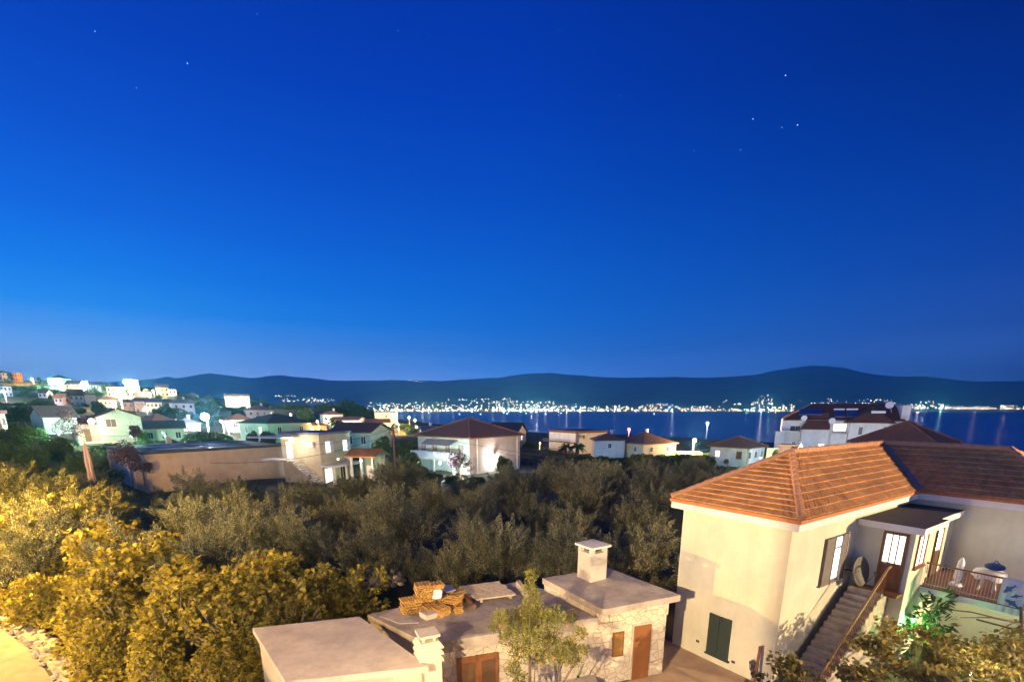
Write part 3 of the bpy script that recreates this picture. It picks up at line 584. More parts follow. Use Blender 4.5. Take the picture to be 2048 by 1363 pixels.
P = np.array([ctr[i][0] for i in kk])+d*np.array([ctr[i][1] for i in kk])[:, None]*rng.uniform(.25, 1.15, 14000)[:, None]
link('foliage', leaves('pomegranate_foliage', P, d+[0, 0, .5]+rng.normal(size=(14000, 3))*.4, .085, .03, [PLEAF]), pt)
m = MB()
for k, (c, r_) in enumerate(ctr):
    if k % 3: continue
    b0 = Vector((random.uniform(-.06, .06), 0, -.3)); c = Vector(c); m.tube([b0, b0.lerp(c, .5)+Vector((0, 0, -.1 if c.z > 1 else .1))*1, c], [.03, .02, .006], 5)
m.tube([(0, 0, -.3), (.02, 0, 1.2), Vector(ctr[1][0])], [.045, .035, .01], 6); m.build('trunk', BARK, pt, True)
for k in range(14):
    c, r_ = random.choice(ctr[1:18]); q = Vector(c)+Vector((random.uniform(-r_, r_), -r_*.8, random.uniform(-r_, r_))); f = MB(); f.sphere(q, .028, 8); f.tube([q+Vector((0, 0, .03)), q+Vector((0, 0, .055))], [.01, .018], 5); f.build('fruit', mat('fruit_orange', (.60, .22, .06), .5, 0), pt)
# toy digger and planter on the ground near the shed
for (px, py, c, lb) in ((1176, 1345, (.62, .42, .03), 'yellow and black toy digger on the low wall by the shed'), (1150, 1352, (.35, .5, .2), 'small blue and yellow toy left of the toy digger')):
    q = G(px, py, .5); m = MB(); m.box((-.12, -.07, .04), (.12, .07, .13), 0); m.box((-.05, -.06, .13), (.07, .06, .24), 0); m.bar((.1, 0, .12), (.22, 0, .22), .04); m.bar((.22, 0, .22), (.3, 0, .08), .04)
    for x in (-.09, .09):
        for y in (-.08, .06): m.tube([(x, y, .045), (x, y+.025, .045)], .045, 10, 1)
    o = m.build('toy_digger', [mat('toy_'+str(px), c, .5, 0), DMETAL]); o.location = q; tag(o, lb, 'toy')
c_ = G(1165, 1352, .48); flat('low_wall', [(c_.x-1.4, c_.y-.75), (c_.x+.5, c_.y-.35), (c_.x+.4, c_.y+.2), (c_.x-1.5, c_.y-.15)], -.2, .495, CONC, 'low concrete garden wall carrying the toys in front of the shed', 'wall')
lean = MB(); a = G(895, 1362, 0); lean.bar((-1.85, 13.3, -.1), (-2.2, 13.6, 1.5), .16, .03); tag(lean.build('plank', mat('new_plank', (.55, .36, .14), .7, .08, 5)), 'yellow timber plank leaning on the shed wall left of the double door', 'plank')
# ================================================================== VILLAGE HOUSES
CTRL = []     # (x, y, z) ground heights under what stands there
def solve(C, d, px, z, lo=.5, hi=90):
    f0 = PJ(C.x+d.x*lo, C.y+d.y*lo, z)[0]-px
    for _ in range(50):
        m = (lo+hi)/2; f = PJ(C.x+d.x*m, C.y+d.y*m, z)[0]-px
        if (f > 0) == (f0 > 0): lo = m
        else: hi = m
    return lo
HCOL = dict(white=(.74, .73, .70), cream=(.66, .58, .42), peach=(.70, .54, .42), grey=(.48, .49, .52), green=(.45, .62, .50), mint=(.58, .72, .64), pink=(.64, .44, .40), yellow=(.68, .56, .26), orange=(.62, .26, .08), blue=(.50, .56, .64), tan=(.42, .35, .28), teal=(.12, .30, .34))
RCOL = dict(brown=(.20, .10, .07), red=(.40, .19, .10), dark=(.10, .09, .09), grey=(.24, .24, .27), green=(.12, .13, .09), pink=(.40, .25, .20), mid=(.36, .19, .11))
def house(name, label, cat, Y, x0, xc, x1, ye, ya, yb, kind, wall, roof, th=50, wl=(0, 0), wr=(0, 0), lit=(), oh=.45, detail=1, dep=None, ridge='x', chim=False, panes=GLASSD, gw=.9, group=None, rel=None):
    """x0/xc/x1: sight lines to left end, nearest corner and right end of the eave; ye, ya, yb: sight heights of eave, ridge and ground"""
    sl_ = math.degrees(math.atan2(xc-PXC, 989))
    if rel is None: rel = 91 if xc-x0 < 4.5 else min(84, max(14, math.degrees(math.atan2(x1-xc, xc-x0))))
    th = sl_+rel
    C = D(xc, ye, Y); ze = C.z; zb = D(xc, yb, Y).z; u = Vector((sin(R(th)), cos(R(th)), 0)); wv = Vector((-u.y, u.x, 0))
    Rt = solve(C, u, x1, ze) if x1 > xc+1 else (dep or 9); Lf = solve(C, wv, x0, ze) if (x0 < xc-1 and rel < 89) else (dep or 9)
    Rt = min(Rt, 60); Lf = min(Lf, 45)
    e = empty(name, (C.x, C.y, zb), label, cat, group, rz=R(90-th)); h = ze-zb
    wm = stucco('plaster_'+wall, HCOL[wall]); rmt = mat('roof_'+roof, RCOL[roof], .85, .1, 3, .35, 14, c2=tuple(q*.7 for q in RCOL[roof]))
    MB().box((0, 0, -3), (Rt, Lf, h-.02)).build('wall', wm, e)
    cc = C+u*(Rt/2)+wv*(Lf/2); zt = D(PJ(cc.x, cc.y, ze)[0], ya, cc.y).z-zb
    zt = max(zt, h+.25); m = MB(); a, b = -oh, oh; X0, X1, Y0, Y1 = -oh, Rt+oh, -oh, Lf+oh
    if kind == 'flat':
        MB().box((X0*.6, Y0*.6, h-.018), (Rt+oh*.6, Lf+oh*.6, max(h+.2, min(zt, h+.7)))).build('roof', rmt, e)
    elif kind in ('hip', 'gable'):
        W_, L_ = X1-X0, Y1-Y0; along = 'x' if (ridge == 'x') else 'y'
        half = (L_ if along == 'x' else W_)/2; full = W_ if along == 'x' else L_
        ins = min(half, full/2-.01) if kind == 'hip' else 0
        if along == 'x': r0, r1 = (X0+ins, (Y0+Y1)/2), (X1-ins, (Y0+Y1)/2); cs = [(X0, Y0), (X1, Y0), (X1, Y1), (X0, Y1)]
        else: r0, r1 = ((X0+X1)/2, Y0+ins), ((X0+X1)/2, Y1-ins); cs = [(X1, Y0), (X1, Y1), (X0, Y1), (X0, Y0)]
        if kind == 'gable':
            # plaster gable triangles, then a slab roof
            g = MB(); s_ = (zt-h)/half*(half-oh)
            if along == 'x':
                for x in (0, Rt): g.poly([(x, 0, h-.02), (x, Lf, h-.02), (x, Lf/2, h-.02+s_+(zt-h)*.0)])
            else:
                for y in (0, Lf): g.poly([(0, y, h-.02), (Rt, y, h-.02), (Rt/2, y, h-.02+s_)])
            g.build('gable', wm, e)
        zl = h-.0 if kind == 'hip' else h-(zt-h)/half*oh; k = len(m.v); th_ = .16
        m.v += [(p[0], p[1], zl) for p in cs]+[(p[0], p[1], zl+th_) for p in cs]+[(r0[0], r0[1], zt+th_), (r1[0], r1[1], zt+th_)]
        m.f += [(0, 1, 5, 4), (2, 3, 7, 6), (4, 5, 9, 8), (6, 7, 8, 9)]+([(1, 2, 6, 5), (3, 0, 4, 7), (5, 6, 9), (7, 4, 8)] if kind == 'hip' else [(3, 7, 8, 10), (0, 10, 8, 4), (1, 5, 9, 11), (2, 11, 9, 6)]); m.m += [0]*8
        if kind == 'hip': m.f.append((3, 2, 1, 0)); m.m.append(0)
        else: m.v += [(r0[0], r0[1], zt), (r1[0], r1[1], zt)]; m.f += [(1, 0, 10, 11), (3, 2, 11, 10)]; m.m += [0, 0]
        ro_ = m.build('roof', rmt, e)
        if detail > 1:
            cm_ = MB(); q4 = [Vector((p[0], p[1], zl+th_+.02)) for p in cs]; ra, rb = Vector((*r0, zt+th_+.03)), Vector((*r1, zt+th_+.03))
            prs = [(ra, rb)]+([(q4[0], ra), (q4[3], ra), (q4[1], rb), (q4[2], rb)] if kind == 'hip' else [])
            for p, q in prs:
                if (p-q).length > .5: caps(cm_, p, q, .12, .5)
            cm_.build('ridge_tiles', rmt, ro_)
    if chim: ch_ = MB(); ch_.box((Rt*.6, Lf*.55, h), (Rt*.6+.6, Lf*.55+.6, zt+.7)); ch_.box((Rt*.6-.08, Lf*.55-.08, zt+.7), (Rt*.6+.68, Lf*.55+.68, zt+.82)); ch_.build('chimney', wm, e)
    idx = 0
    for face, L_, (nc, nr) in (('y', Lf, wl), ('x', Rt, wr)):
        for r_ in range(nr):
            for c_ in range(nc):
                z = h-1.9-2.8*r_; a_ = L_*(c_+.5)/nc
                if z < -.5: continue
                pn = LIT if (face, c_, r_) in lit else panes
                window(e, face, a_, z, gw, 1.25, 0, WHITEP if detail else DMETAL, pn, bars=1, sill=detail > 0); idx += 1
    for (sx_, sy_) in ((0, 0), (Rt, 0), (0, Lf), (Rt, Lf)): q = C+u*sx_+wv*sy_; CTRL.append((q.x, q.y, zb))
    e['_'] = 0; del e['_']; return e, Rt, Lf, h, zt
HS = [
 # name label Y x0 xc x1 ye ya yb kind wall roof th wl wr lit
 ('house', 'pale grey house with dark roof on the far left hilltop at the frame edge', 380, -14, 2, 25, 745, 741, 764, 'hip', 'grey', 'dark', 60, (2, 2), (3, 2)),
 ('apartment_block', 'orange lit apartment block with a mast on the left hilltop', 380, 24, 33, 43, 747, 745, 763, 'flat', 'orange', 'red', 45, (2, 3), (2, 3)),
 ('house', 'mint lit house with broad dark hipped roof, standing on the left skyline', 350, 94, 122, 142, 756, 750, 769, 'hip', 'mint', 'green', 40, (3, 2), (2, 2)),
 ('house', 'brown gabled house on the left slope just right of the mint skyline house', 330, 129, 158, 172, 768, 761, 782, 'gable', 'tan', 'dark', 35, (3, 1), (2, 2)),
 ('house', 'long low bluish house with dark roof beside the brown gabled house on the slope', 350, 172, 174, 203, 769, 763, 777, 'gable', 'blue', 'dark', 70, (0, 0), (5, 1)),
 ('villa', 'cream lit villa with three rows of windows below the hilltop lamps', 300, 209, 212, 247, 774, 769, 792, 'hip', 'cream', 'pink', 75, (0, 0), (4, 3)),
 ('house', 'tall square grey-blue house on the hill crest behind the white hilltop lamp', 330, 248, 262, 276, 760, 758, 788, 'flat', 'blue', 'grey', 50, (2, 2), (2, 2)),
 ('house', 'pale grey house at the left frame edge behind a bright white lamp', 260, -10, 5, 22, 772, 768, 792, 'flat', 'blue', 'dark', 60, (2, 2), (2, 2)),
 ('house', 'small white gabled house with brown roof between dark trees on the slope', 280, 75, 92, 106, 785, 778, 797, 'gable', 'white', 'brown', 40, (2, 1), (1, 1)),
 ('house', 'pink plastered house with reddish sloping roof at the foot of the left slope', 250, 107, 124, 141, 795, 787, 812, 'gable', 'pink', 'red', 45, (2, 2), (1, 2)),
 ('house', 'white gabled house with small windows just right of the pink one', 255, 134, 137, 166, 790, 778, 810, 'gable', 'white', 'brown', 72, (0, 0), (3, 2)),
 ('house', 'windowless peach block attached to the right of the white gabled house', 255, 166, 168, 190, 789, 788, 814, 'flat', 'peach', 'brown', 72),
 ('house', 'peach house with pinkish roof on the slope left of the bright yellow street light', 240, 193, 197, 232, 800, 792, 814, 'hip', 'peach', 'pink', 75, (0, 0), (4, 1)),
 ('house', 'left end house of the pink terrace with grey roof', 230, 244, 246, 265, 804, 799, 822, 'gable', 'pink', 'grey', 78, (0, 0), (2, 2)),
 ('house', 'middle house of the pink terrace, slightly taller, with grey roof', 229, 265, 267, 289, 802, 796, 822, 'gable', 'pink', 'grey', 78, (0, 0), (2, 2)),
 ('house', 'right end house of the terrace with white lower storey', 228, 289, 291, 323, 804, 797, 824, 'gable', 'white', 'grey', 78, (0, 0), (4, 2)),
 ('house', 'small cream gabled house behind the pink terrace, under the orange lamps', 285, 266, 270, 301, 792, 784, 798, 'gable', 'cream', 'pink', 80, (0, 0), (2, 1)),
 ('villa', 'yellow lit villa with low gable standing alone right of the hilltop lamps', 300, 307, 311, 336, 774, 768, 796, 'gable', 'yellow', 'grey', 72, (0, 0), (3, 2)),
 ('house', 'small pale annex beside the yellow lit villa', 300, 334, 336, 352, 779, 778, 791, 'flat', 'white', 'grey', 70, (0, 0), (2, 1)),
 ('house', 'faint pale hillside house in the glow above the brightest white lamp', 350, 373, 376, 397, 790, 784, 800, 'hip', 'green', 'grey', 70, (0, 0), (2, 1)),
 ('house', 'white house with grey hipped roof behind the pale round tree', 200, 338, 344, 388, 806, 797, 828, 'hip', 'white', 'grey', 72, (0, 0), (3, 2)),
 ('hotel', 'bright white three-storey house with red window boxes right of the brightest lamp', 300, 445, 449, 498, 792, 788, 822, 'gable', 'white', 'pink', 78, (0, 0), (6, 3), (('x', 1, 0), ('x', 2, 0), ('x', 3, 0))),
 ('house', 'white house with wide pinkish hipped roof right of the three-storey one', 200, 487, 494, 548, 820, 810, 838, 'hip', 'white', 'pink', 74, (0, 0), (4, 1)),
 ('house', 'white house with small brown hipped roof above the palm tree', 180, 640, 645, 686, 829, 821, 851, 'hip', 'white', 'red', 74, (0, 0), (3, 1), (('x', 1, 0),)),
 ('house', 'long pinkish white house with reddish gable roof behind the palm tree', 150, 660, 716, 729, 840, 834, 858, 'gable', 'white', 'red', 28, (4, 1), (1, 1)),
 ('house', 'low house with bright orange tile roof next to the long gabled house', 155, 728, 732, 779, 845, 838, 858, 'gable', 'peach', 'red', 78, (0, 0), (4, 1), (('x', 1, 0), ('x', 3, 0))),
 ('villa', 'peach flat-roofed modern villa lit by orange lamps near the water', 180, 745, 749, 795, 825, 824, 858, 'flat', 'peach', 'grey', 76, (0, 0), (3, 2), (('x', 0, 0), ('x', 2, 0))),
 ('house', 'small cream house with brown roof under the orange lamp behind the modern house', 110, 613, 626, 653, 851, 845, 866, 'hip', 'peach', 'brown', 60, (1, 1), (1, 1)),
 ('house', 'peach walled house with wide brown hipped roof left of the pale tree', 130, 282, 306, 345, 841, 827, 860, 'hip', 'peach', 'brown', 58, (1, 1), (2, 1)),
 ('house', 'peach house under a dark blue sloping roof below the brightest white lamp', 120, 344, 352, 400, 848, 836, 862, 'hip', 'peach', 'grey', 72, (0, 0), (3, 1), (('x', 0, 0),)),
 ('house', 'domed brown roofed house right behind the orange lamp next to the brightest lamp', 130, 448, 462, 505, 840, 827, 865, 'hip', 'peach', 'brown', 65, (1, 1), (3, 1)),
 ('house', 'mint green house with dark green hipped roof left of the modern flat-roofed house', 95, 478, 534, 622, 847, 827, 886, 'hip', 'green', 'green', 62, (2, 1), (2, 1), (('y', 0, 0),)),
 ('house', 'low green house with brown roof just right of the large mint gabled house', 90, 280, 284, 368, 857, 842, 884, 'gable', 'green', 'green', 80, (0, 0), (3, 1)),
 ('house', 'teal green house with dark brown ridge roof left of the utility pole', 78, 660, 739, 782, 864, 846, 900, 'gable', 'green', 'brown', 45, (3, 1), (1, 1)),
 ('house', 'cream house fragment cut off by the left frame edge', 80, -30, -2, 9, 827, 820, 862, 'flat', 'cream', 'brown', 60, (1, 1), (1, 1)),
 ('house', 'long dark roofed house with green side wall behind the bougainvillea', 92, 60, 84, 152, 832, 812, 868, 'gable', 'green', 'dark', 72, (1, 0), (0, 0)),
 ('house', 'small grey-blue roofed shed at the shore left of the big brown hipped roof', 120, 839, 846, 876, 862, 852, 872, 'gable', 'blue', 'grey', 60),
 ('house', 'peach gabled house with dark roof right behind the big brown hipped roof', 108, 975, 1034, 1052, 864, 845, 893, 'gable', 'peach', 'dark', 30, (2, 1), (1, 2), (('x', 0, 0),)),
 ('house', 'bluish walled house with brown hipped roof right of the two-storey beach house', 124, 1183, 1190, 1250, 881, 866, 914, 'hip', 'blue', 'mid', 62, (0, 0), (1, 1)),
 ('house', 'pale house under a broad brown hipped roof beside the red beacon', 120, 1228, 1287, 1352, 889, 864, 922, 'hip', 'cream', 'mid', 62, (2, 1), (2, 1)),
]
for h_ in HS:
    nm, lb, Y, x0, xc, x1, ye, ya, yb, kd, wl_, rf_, th_ = h_[:13]; wL = h_[13] if len(h_) > 13 else (0, 0); wR = h_[14] if len(h_) > 14 else (0, 0); li = h_[15] if len(h_) > 15 else ()
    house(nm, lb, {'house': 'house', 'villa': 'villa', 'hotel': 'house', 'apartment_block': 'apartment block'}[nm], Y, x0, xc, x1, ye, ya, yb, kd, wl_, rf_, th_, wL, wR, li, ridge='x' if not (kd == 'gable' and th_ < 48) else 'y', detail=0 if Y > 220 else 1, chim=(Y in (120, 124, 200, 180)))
# ---- large mint gabled house
e, Rt, Lf, h, zt = house('house', 'large mint gabled house with a terrace, left of the flat dark-roofed building', 'house', 84, 185, 192, 281, 834, 816, 890, 'gable', 'mint', 'brown', 76, (0, 0), (0, 0), ridge='y', dep=11)
ww = window(e, 'x', Rt*.30, h-1.7, 1.5, 1.4, 0, WHITEP, GREYSH, bars=1)
MB().box((-2.8, -2.2, h-4.2), (Rt*.78, 0, h-4.0)).build('terrace', TRIMW, e); m = MB(); m.bar((-2.8, -2.15, h-3.1), (Rt*.78, -2.15, h-3.1), .05)
for k in range(40): x = -2.8+(Rt*.78+2.8)*k/39; m.bar((x, -2.15, h-4), (x, -2.15, h-3.1), .03)
m.build('railing', DMETAL, e)
for x in (-2.6, 1.2, Rt*.75): MB().box((x, -2.1, -1), (x+.35, -1.8, h-4.2)).build('pillar', TRIMW, e)
MB().box((-2.7, .5, -1), (0, 7, h-1.2)).build('annex', stucco('plaster_pink', HCOL['pink']), e)
MB().box((-1.9, .44, h-4), (-1.1, .49, h-1.9)).build('door', BROWN, e); MB().box((Rt*.62, -.05, -.1), (Rt*.92, -.005, h-4.6)).build('garage_opening', GREYSH, e)
# ---- low building with dark flat roof
e, Rt, Lf, h, zt = house('workshop', 'long peach workshop with flat dark patched roof above the left olive trees', 'workshop', 56, 212, 286, 566, 908, 900, 990, 'flat', 'peach', 'dark', 78, (0, 0), (0, 0), oh=.5)
for k in range(16):
    a = random.uniform(0, Rt-5); b = random.uniform(.2, Lf-2.5); MB().prism([(a, b), (a+random.uniform(2, 5), b+random.uniform(-.3, .3)), (a+random.uniform(2, 5), b+random.uniform(.8, 2.2)), (a-.3, b+1.4)], h+.21+.004*k, h+.232+.004*k+.03).build('roof_patch', mat('patch%d' % (k % 4), ((.16, .17, .22), (.28, .29, .36), (.10, .11, .15), (.22, .22, .3))[k % 4], .5, .1, 2), e)
MB().box((-.06, Lf*.3, 0), (-.0, Lf*.45, h-1)).build('door', WHITEP, e)
MB().box((Rt*.42, Lf-.8, h+.2), (Rt*.42+.6, Lf-.2, h+1.1)).build('chimney', stucco('plaster_peach', HCOL['peach']), e)
# ---- modern flat-roofed house with porch and stairs
e, Rt, Lf, h, zt = house('modern_house', 'modern cream flat-roofed house with lit windows, ground floor porch and outside stairs', 'house', 60, 560, 637, 699, 869, 864, 958, 'flat', 'cream', 'grey', 45, (0, 0), (0, 0), oh=.25)
for a in (.24, .8): q = window(e, 'x', Rt*a, h-2.35, 1.0, 1.5, 0, WHITEP, LIT, bars=0); MB().box((Rt*a+.52, -.1, h-2.35), (Rt*a+1.05, -.05, h-.85)).build('shutter', WHITEP, q)
pm = stucco('plaster_tan', HCOL['tan']); MB().box((-.2, -1.9, h-4.0), (Rt*.98, -.0, h-3.75)).build('porch_roof', TRIMW, e)
for a in (.0, .42, .95): MB().box((Rt*a, -1.8, -1), (Rt*a+.3, -1.5, h-4.0)).build('pillar', TRIMW, e)
for a in (.2, .7): window(e, 'x', Rt*a, h-6.1, 1.6, 1.9, 0, WHITEP, LIT if a < .3 else GLASSD, bars=2)
MB().box((-.06, Lf*.14, h-1.5), (-.3, Lf*.14+.9, h-.9)).build('air_conditioner', WHITEP, e)
MB().box((-2.2, Lf*.55, h-3.2), (0, Lf*1.25, h-3.0)).build('balcony', TRIMW, e); MB().box((-3.2, Lf*.5, h-.35), (.2, Lf*1.35, h-.2)).build('canopy', TRIMW, e)
m = MB()
for k in range(11): m.box((-1.9, Lf*.55-.32*(k+1), h-3.2-.24*k), (-.2, Lf*.55-.32*k, h-3.05-.24*k))
m.build('stairs', TRIMW, e); MB().box((-.07, Lf*.72, h-3.0), (-.01, Lf*.86, h-.95)).build('door', LIT, e)
# ---- garden pavilion with orange tiles
e, Rt, Lf, h, zt = house('pavilion', 'small open garden pavilion with glowing orange tile roof beside the modern house', 'pavilion', 60, 699, 745, 770, 912, 899, 942, 'gable', 'green', 'red', 35, (0, 0), (0, 0), ridge='y', oh=.5)
ex = [c for c in e.children if c.name.startswith('wall')][0]; bpy.data.objects.remove(ex)
MB().box((Rt-.15, 0, -2), (Rt, Lf, h-.02)).build('wall', stucco('plaster_green', HCOL['green']), e)
for a, b in ((0, 0), (0, Lf*.5), (0, Lf-.25), (Rt-.3, -.01)): MB().box((a, b, -2), (a+.25, b+.25, h-.03)).build('pillar', TRIMW, e)
m = MB(); hh_ = (zt-h)
for k in range(14): y = -.5+(Lf+1)*k/13.; s_ = hh_/((Rt+1)/2); m.tube([(-.5, y, h-s_*.0-.25+.2), (Rt/2, y, zt+.17)], .09, 6)
m.build('tile_rows', TILE, [c for c in e.children if c.name.startswith('roof')][0]); MB().box((.5, .3, -1), (1.3, 1.2, h-1.2)).build('barbecue', TRIMW, e)
# ---- big white and peach house with brown hipped roof
e, Rt, Lf, h, zt = house('house', 'big two-storey house with wide brown hipped roof and laundry balcony in mid picture', 'house', 72, 836, 939, 1040, 877, 838, 952, 'hip', 'peach', 'mid', 48, (0, 0), (0, 0), oh=.6, detail=2)
MB().box((-.02, -.0, -.5), (-.06, Lf, h-.03)).build('white_front', stucco('plaster_mint', HCOL['mint']), e)
MB().box((-2.0, Lf*.08, h-3.3), (-.06, Lf*.97, h-3.05)).build('balcony', TRIMW, e); MB().box((-2.0, Lf*.08, h-3.05), (-1.9, Lf*.97, h-2.1)).build('parapet', WHITEP, e)
MB().prism([(-.07, Lf*.2), (-.07, Lf*.8), (-1.7, Lf*.78), (-1.7, Lf*.22)][::-1], [h-.75, h-.75, h-.35, h-.35][::-1] if False else [h-1.1, h-1.1, h-.3, h-.3], [h-1.05, h-1.05, h-.25, h-.25]).build('awning', stucco('awning_cloth', (.5, .48, .42), .05), e)
for a in (.15, .4, .65, .88): window(e, 'y', Lf*a, h-2.9, 1.3, 2.0, -.06, WHITEP, mat('curtain', (.42, .40, .34), .8, .1, 5), bars=1, sill=False)
for a in (.12, .5, .85): MB().box((-2.0, Lf*a, -1), (-1.7, Lf*a+.3, h-3.3)).build('pillar', TRIMW, e)
for a in (.13, .93): MB().tube([(Rt*a, -.08, 0), (Rt*a, -.08, h-.2)], .05, 6).build('downpipe', WHITEP, e)
MB().prism([(Rt*.3, Lf*.12), (Rt*.3+.8, Lf*.12), (Rt*.3+.8, Lf*.12+.7), (Rt*.3, Lf*.12+.7)], h+.2, h+1.0).build('roof_window', GLASSD, e) if False else None
RZA = e.rotation_euler.z; OA = e.location.copy()
for k, (a, b, lb) in enumerate(((.60, .86, 'wide white sheet drying on the left of the house balcony'), (.36, .5, 'small white towel drying in the middle of the house balcony'), (.08, .3, 'white sheet drying on the right of the house balcony'))):
    m = MB(); n = 8
    for i in range(n+1):
        y = Lf*(a+(b-a)*i/n); x = -2.06+.04*sin(i*1.9)
        m.v += [(x, y, h-3.3 if k != 1 else h-2.8), (x, y, h-2.0), (x-.04, y, h-3.3 if k != 1 else h-2.8), (x-.04, y, h-2.0)]
    for i in range(n): m.f += [(4*i, 4*i+1, 4*i+5, 4*i+4), (4*i+2, 4*i+6, 4*i+7, 4*i+3), (4*i+1, 4*i+3, 4*i+7, 4*i+5)]; m.m += [0]*3
    o = m.build('laundry_sheet', WHITEP, None, True); o.location = OA; o.rotation_euler = (0, 0, RZA); tag(o, lb, 'laundry', 'laundry on the house balcony')
LAMPA = OA+Vector((cos(RZA)*Rt*.42+sin(RZA)*.55, sin(RZA)*Rt*.42-cos(RZA)*.55, D(988, 917, 72).z-OA.z))
# ---- two-storey beach house (white left, cream right)
e, Rt, Lf, h, zt = house('beach_house', 'two-storey white and cream beach house with dark balconies before the sea', 'house', 150, 1099, 1152, 1214, 866, 859, 908, 'flat', 'cream', 'brown', 55, (3, 2), (2, 1), (), oh=.4)
MB().box((-.1, 0, -1), (-.03, Lf, h-.05)).build('white_front', stucco('plaster_white', HCOL['white']), e)
for z in (h-3.0, h-6.0):
    m = MB(); m.box((-2, 0, z), (-.1, Lf+1, z+.15)); b_ = m.build('balcony', DMETAL, e); m = MB()
    for q in (.4, .7, 1.0): m.bar((-2, 0, z+q), (-2, Lf+1, z+q), .08)
    m.build('railing', DMETAL, b_)
# ---- house with mint-lit gable end and white window at right
e, Rt, Lf, h, zt = house('house', 'white plastered house with brown hipped roof right of the bright orange street light', 'house', 88, 1421, 1495, 1530, 897, 873, 945, 'hip', 'white', 'mid', 52, (0, 0), (3, 1), (), oh=.5, detail=2)
window(e, 'y', Lf*.78, h-1.9, 1.0, 1.3, 0, BROWN, LIT, bars=1); window(e, 'y', Lf*.2, h-1.9, 1.0, 1.3, 0, BROWN, BROWN, bars=1); window(e, 'y', Lf*.18, h-5.0, 1.0, 1.3, 0, BROWN, GLASSD, bars=1)
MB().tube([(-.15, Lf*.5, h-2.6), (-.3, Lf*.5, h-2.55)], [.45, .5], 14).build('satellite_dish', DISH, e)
# ---- apartment building with solar panels
THA = 117; AM = stucco('plaster_white', HCOL['white']); RM = mat('roof_maroon', (.15, .065, .05), .85, .1, 3, .3, 14)
e, Rt, Lf, h, zt = house('apartment_building', 'white three-storey apartment building with maroon roofs, solar heaters and dishes by the sea', 'apartment building', 100, 1563, 1566, 1817, 838, 811, 925, 'flat', 'white', 'brown', 82, (0, 0), (0, 0), (), oh=0, dep=13, rel=THA-math.degrees(math.atan2(1566-PXC, 989)))
for c in list(e.children):
    if c.name.startswith('roof'): bpy.data.objects.remove(c)
def ax(px):
    if px < 1571: return (px-1566)*.1
    return solve(D(1566, 838, 100), Vector((sin(R(THA)), cos(R(THA)), 0)), px, h+e.location.z, .01)
zz = lambda y: D(1700, y, 100).z-e.location.z
m = MB(); xs = [ax(p) for p in (1570, 1664, 1810)]; H1 = zz(809)
m.prism([(xs[0]-.3, -.5), (xs[2], -.5), (xs[2]-1, 6), (xs[0]+4.6, 6)], [zz(840), zz(840), H1, H1], [zz(838), zz(838), H1+.25, H1+.25]); m.prism([(xs[0]+4.6, 6.001), (xs[2]-1, 6.001), (xs[2], 13), (xs[0], 13)], [H1, H1, zz(838), zz(838)], [H1+.24, H1+.24, zz(838)+.3, zz(838)+.3]); m.build('roof', RM, e)
m = MB(); a, b = ax(1601), ax(1660); m.prism([(a, -2.2), (b, -2.2), (b-.2, 1.5), (a+2.2, 1.5)], [zz(857), zz(857), zz(826), zz(826)], [zz(855), zz(855), zz(824), zz(824)]); m.build('lower_roof', RM, e)
MB().box((a+.4, -1.7, -2), (b, -.01, zz(857)-.02)).build('bay', AM, e)
a, b = ax(1672), ax(1808); bx_ = MB(); bx_.box((a+2.0, -3.0, -2), (b-2.5, -.02, zz(843))); bx_.build('wing', AM, e)
m = MB(); c_ = (a+b)/2+.5; k = len(m.v); m.v += [(a+1.2, -3.6, zz(843)), (b-1.6, -3.6, zz(843)), (b-1.6, 1.2, zz(843)), (a+1.2, 1.2, zz(843)), (c_, -.3, zz(817)), (c_, 2.6, zz(812))]; m.f += [(0, 1, 4), (1, 2, 5, 4), (3, 0, 4, 5), (3, 2, 1, 0)]; m.m += [0]*4; m.build('wing_roof', RM, e)
pr = ax(1806); MB().prism([(pr-.4, 0), (ax(1818), 0), (ax(1818)+2.6, 9), (pr-.4, 9)], -2, [zz(811), zz(811), zz(846), zz(811)]).build('side_gable', AM, e)
for (xa, xb, y0_, y1_, col) in ((1597, 1643, 828, 818, GLASSD), (1668, 1690, 832, 820, GLASSD), (1694, 1717, 832, 820, GLASSD)):
    a, b = ax(xa), ax(xb); MB().prism([(a, .3), (b, .3), (b, 2.6), (a, 2.6)], [zz(y0_)-.1]*2+[zz(y1_)]*2, [zz(y0_)+.05]*2+[zz(y1_)+.15]*2).build('solar_panel', mat('solar_blue', (.03, .06, .22), .3, .1, 6), e)
    if xa > 1650: MB().tube([(a, 2.7, zz(818.5)), (b, 2.7, zz(818.5))], .22, 10).build('water_tank', WHITEP, e)
a = ax(1736); MB().tube([(a, -2.2, zz(823)), (a+2.1, -2.2, zz(823))], .25, 10).build('water_tank', WHITEP, e)
for (px, py, s_) in ((1608, 836, .75), (1664, 841, .8), (1779, 811, .95)):
    d_ = MB(); x = ax(px); z = zz(py); d_.tube([(x, -.9 if px < 1700 else 2, z), (x-.08, -1.2 if px < 1700 else 1.7, z+.1)], [.15, s_*.72], 14); d_.bar((x, -.5, z-1.2), (x, -.9 if px < 1700 else 1.9, z), .07); d_.build('satellite_dish', WHITEP, e)
for (px, py, ww_, lt_) in ((1593, 856, 1.9, 0), (1594, 887, .7, 0), (1607, 887, .7, 0), (1648, 889, 1.0, 1), (1678, 891, .9, 1), (1665, 892, 1.2, 0)):
    window(e, 'x', ax(px), zz(py)-.75, ww_, 1.3, -1.7 if 1601 < px < 1655 else 0, WHITEP, LITW if lt_ else GLASSD, bars=1, sill=False)
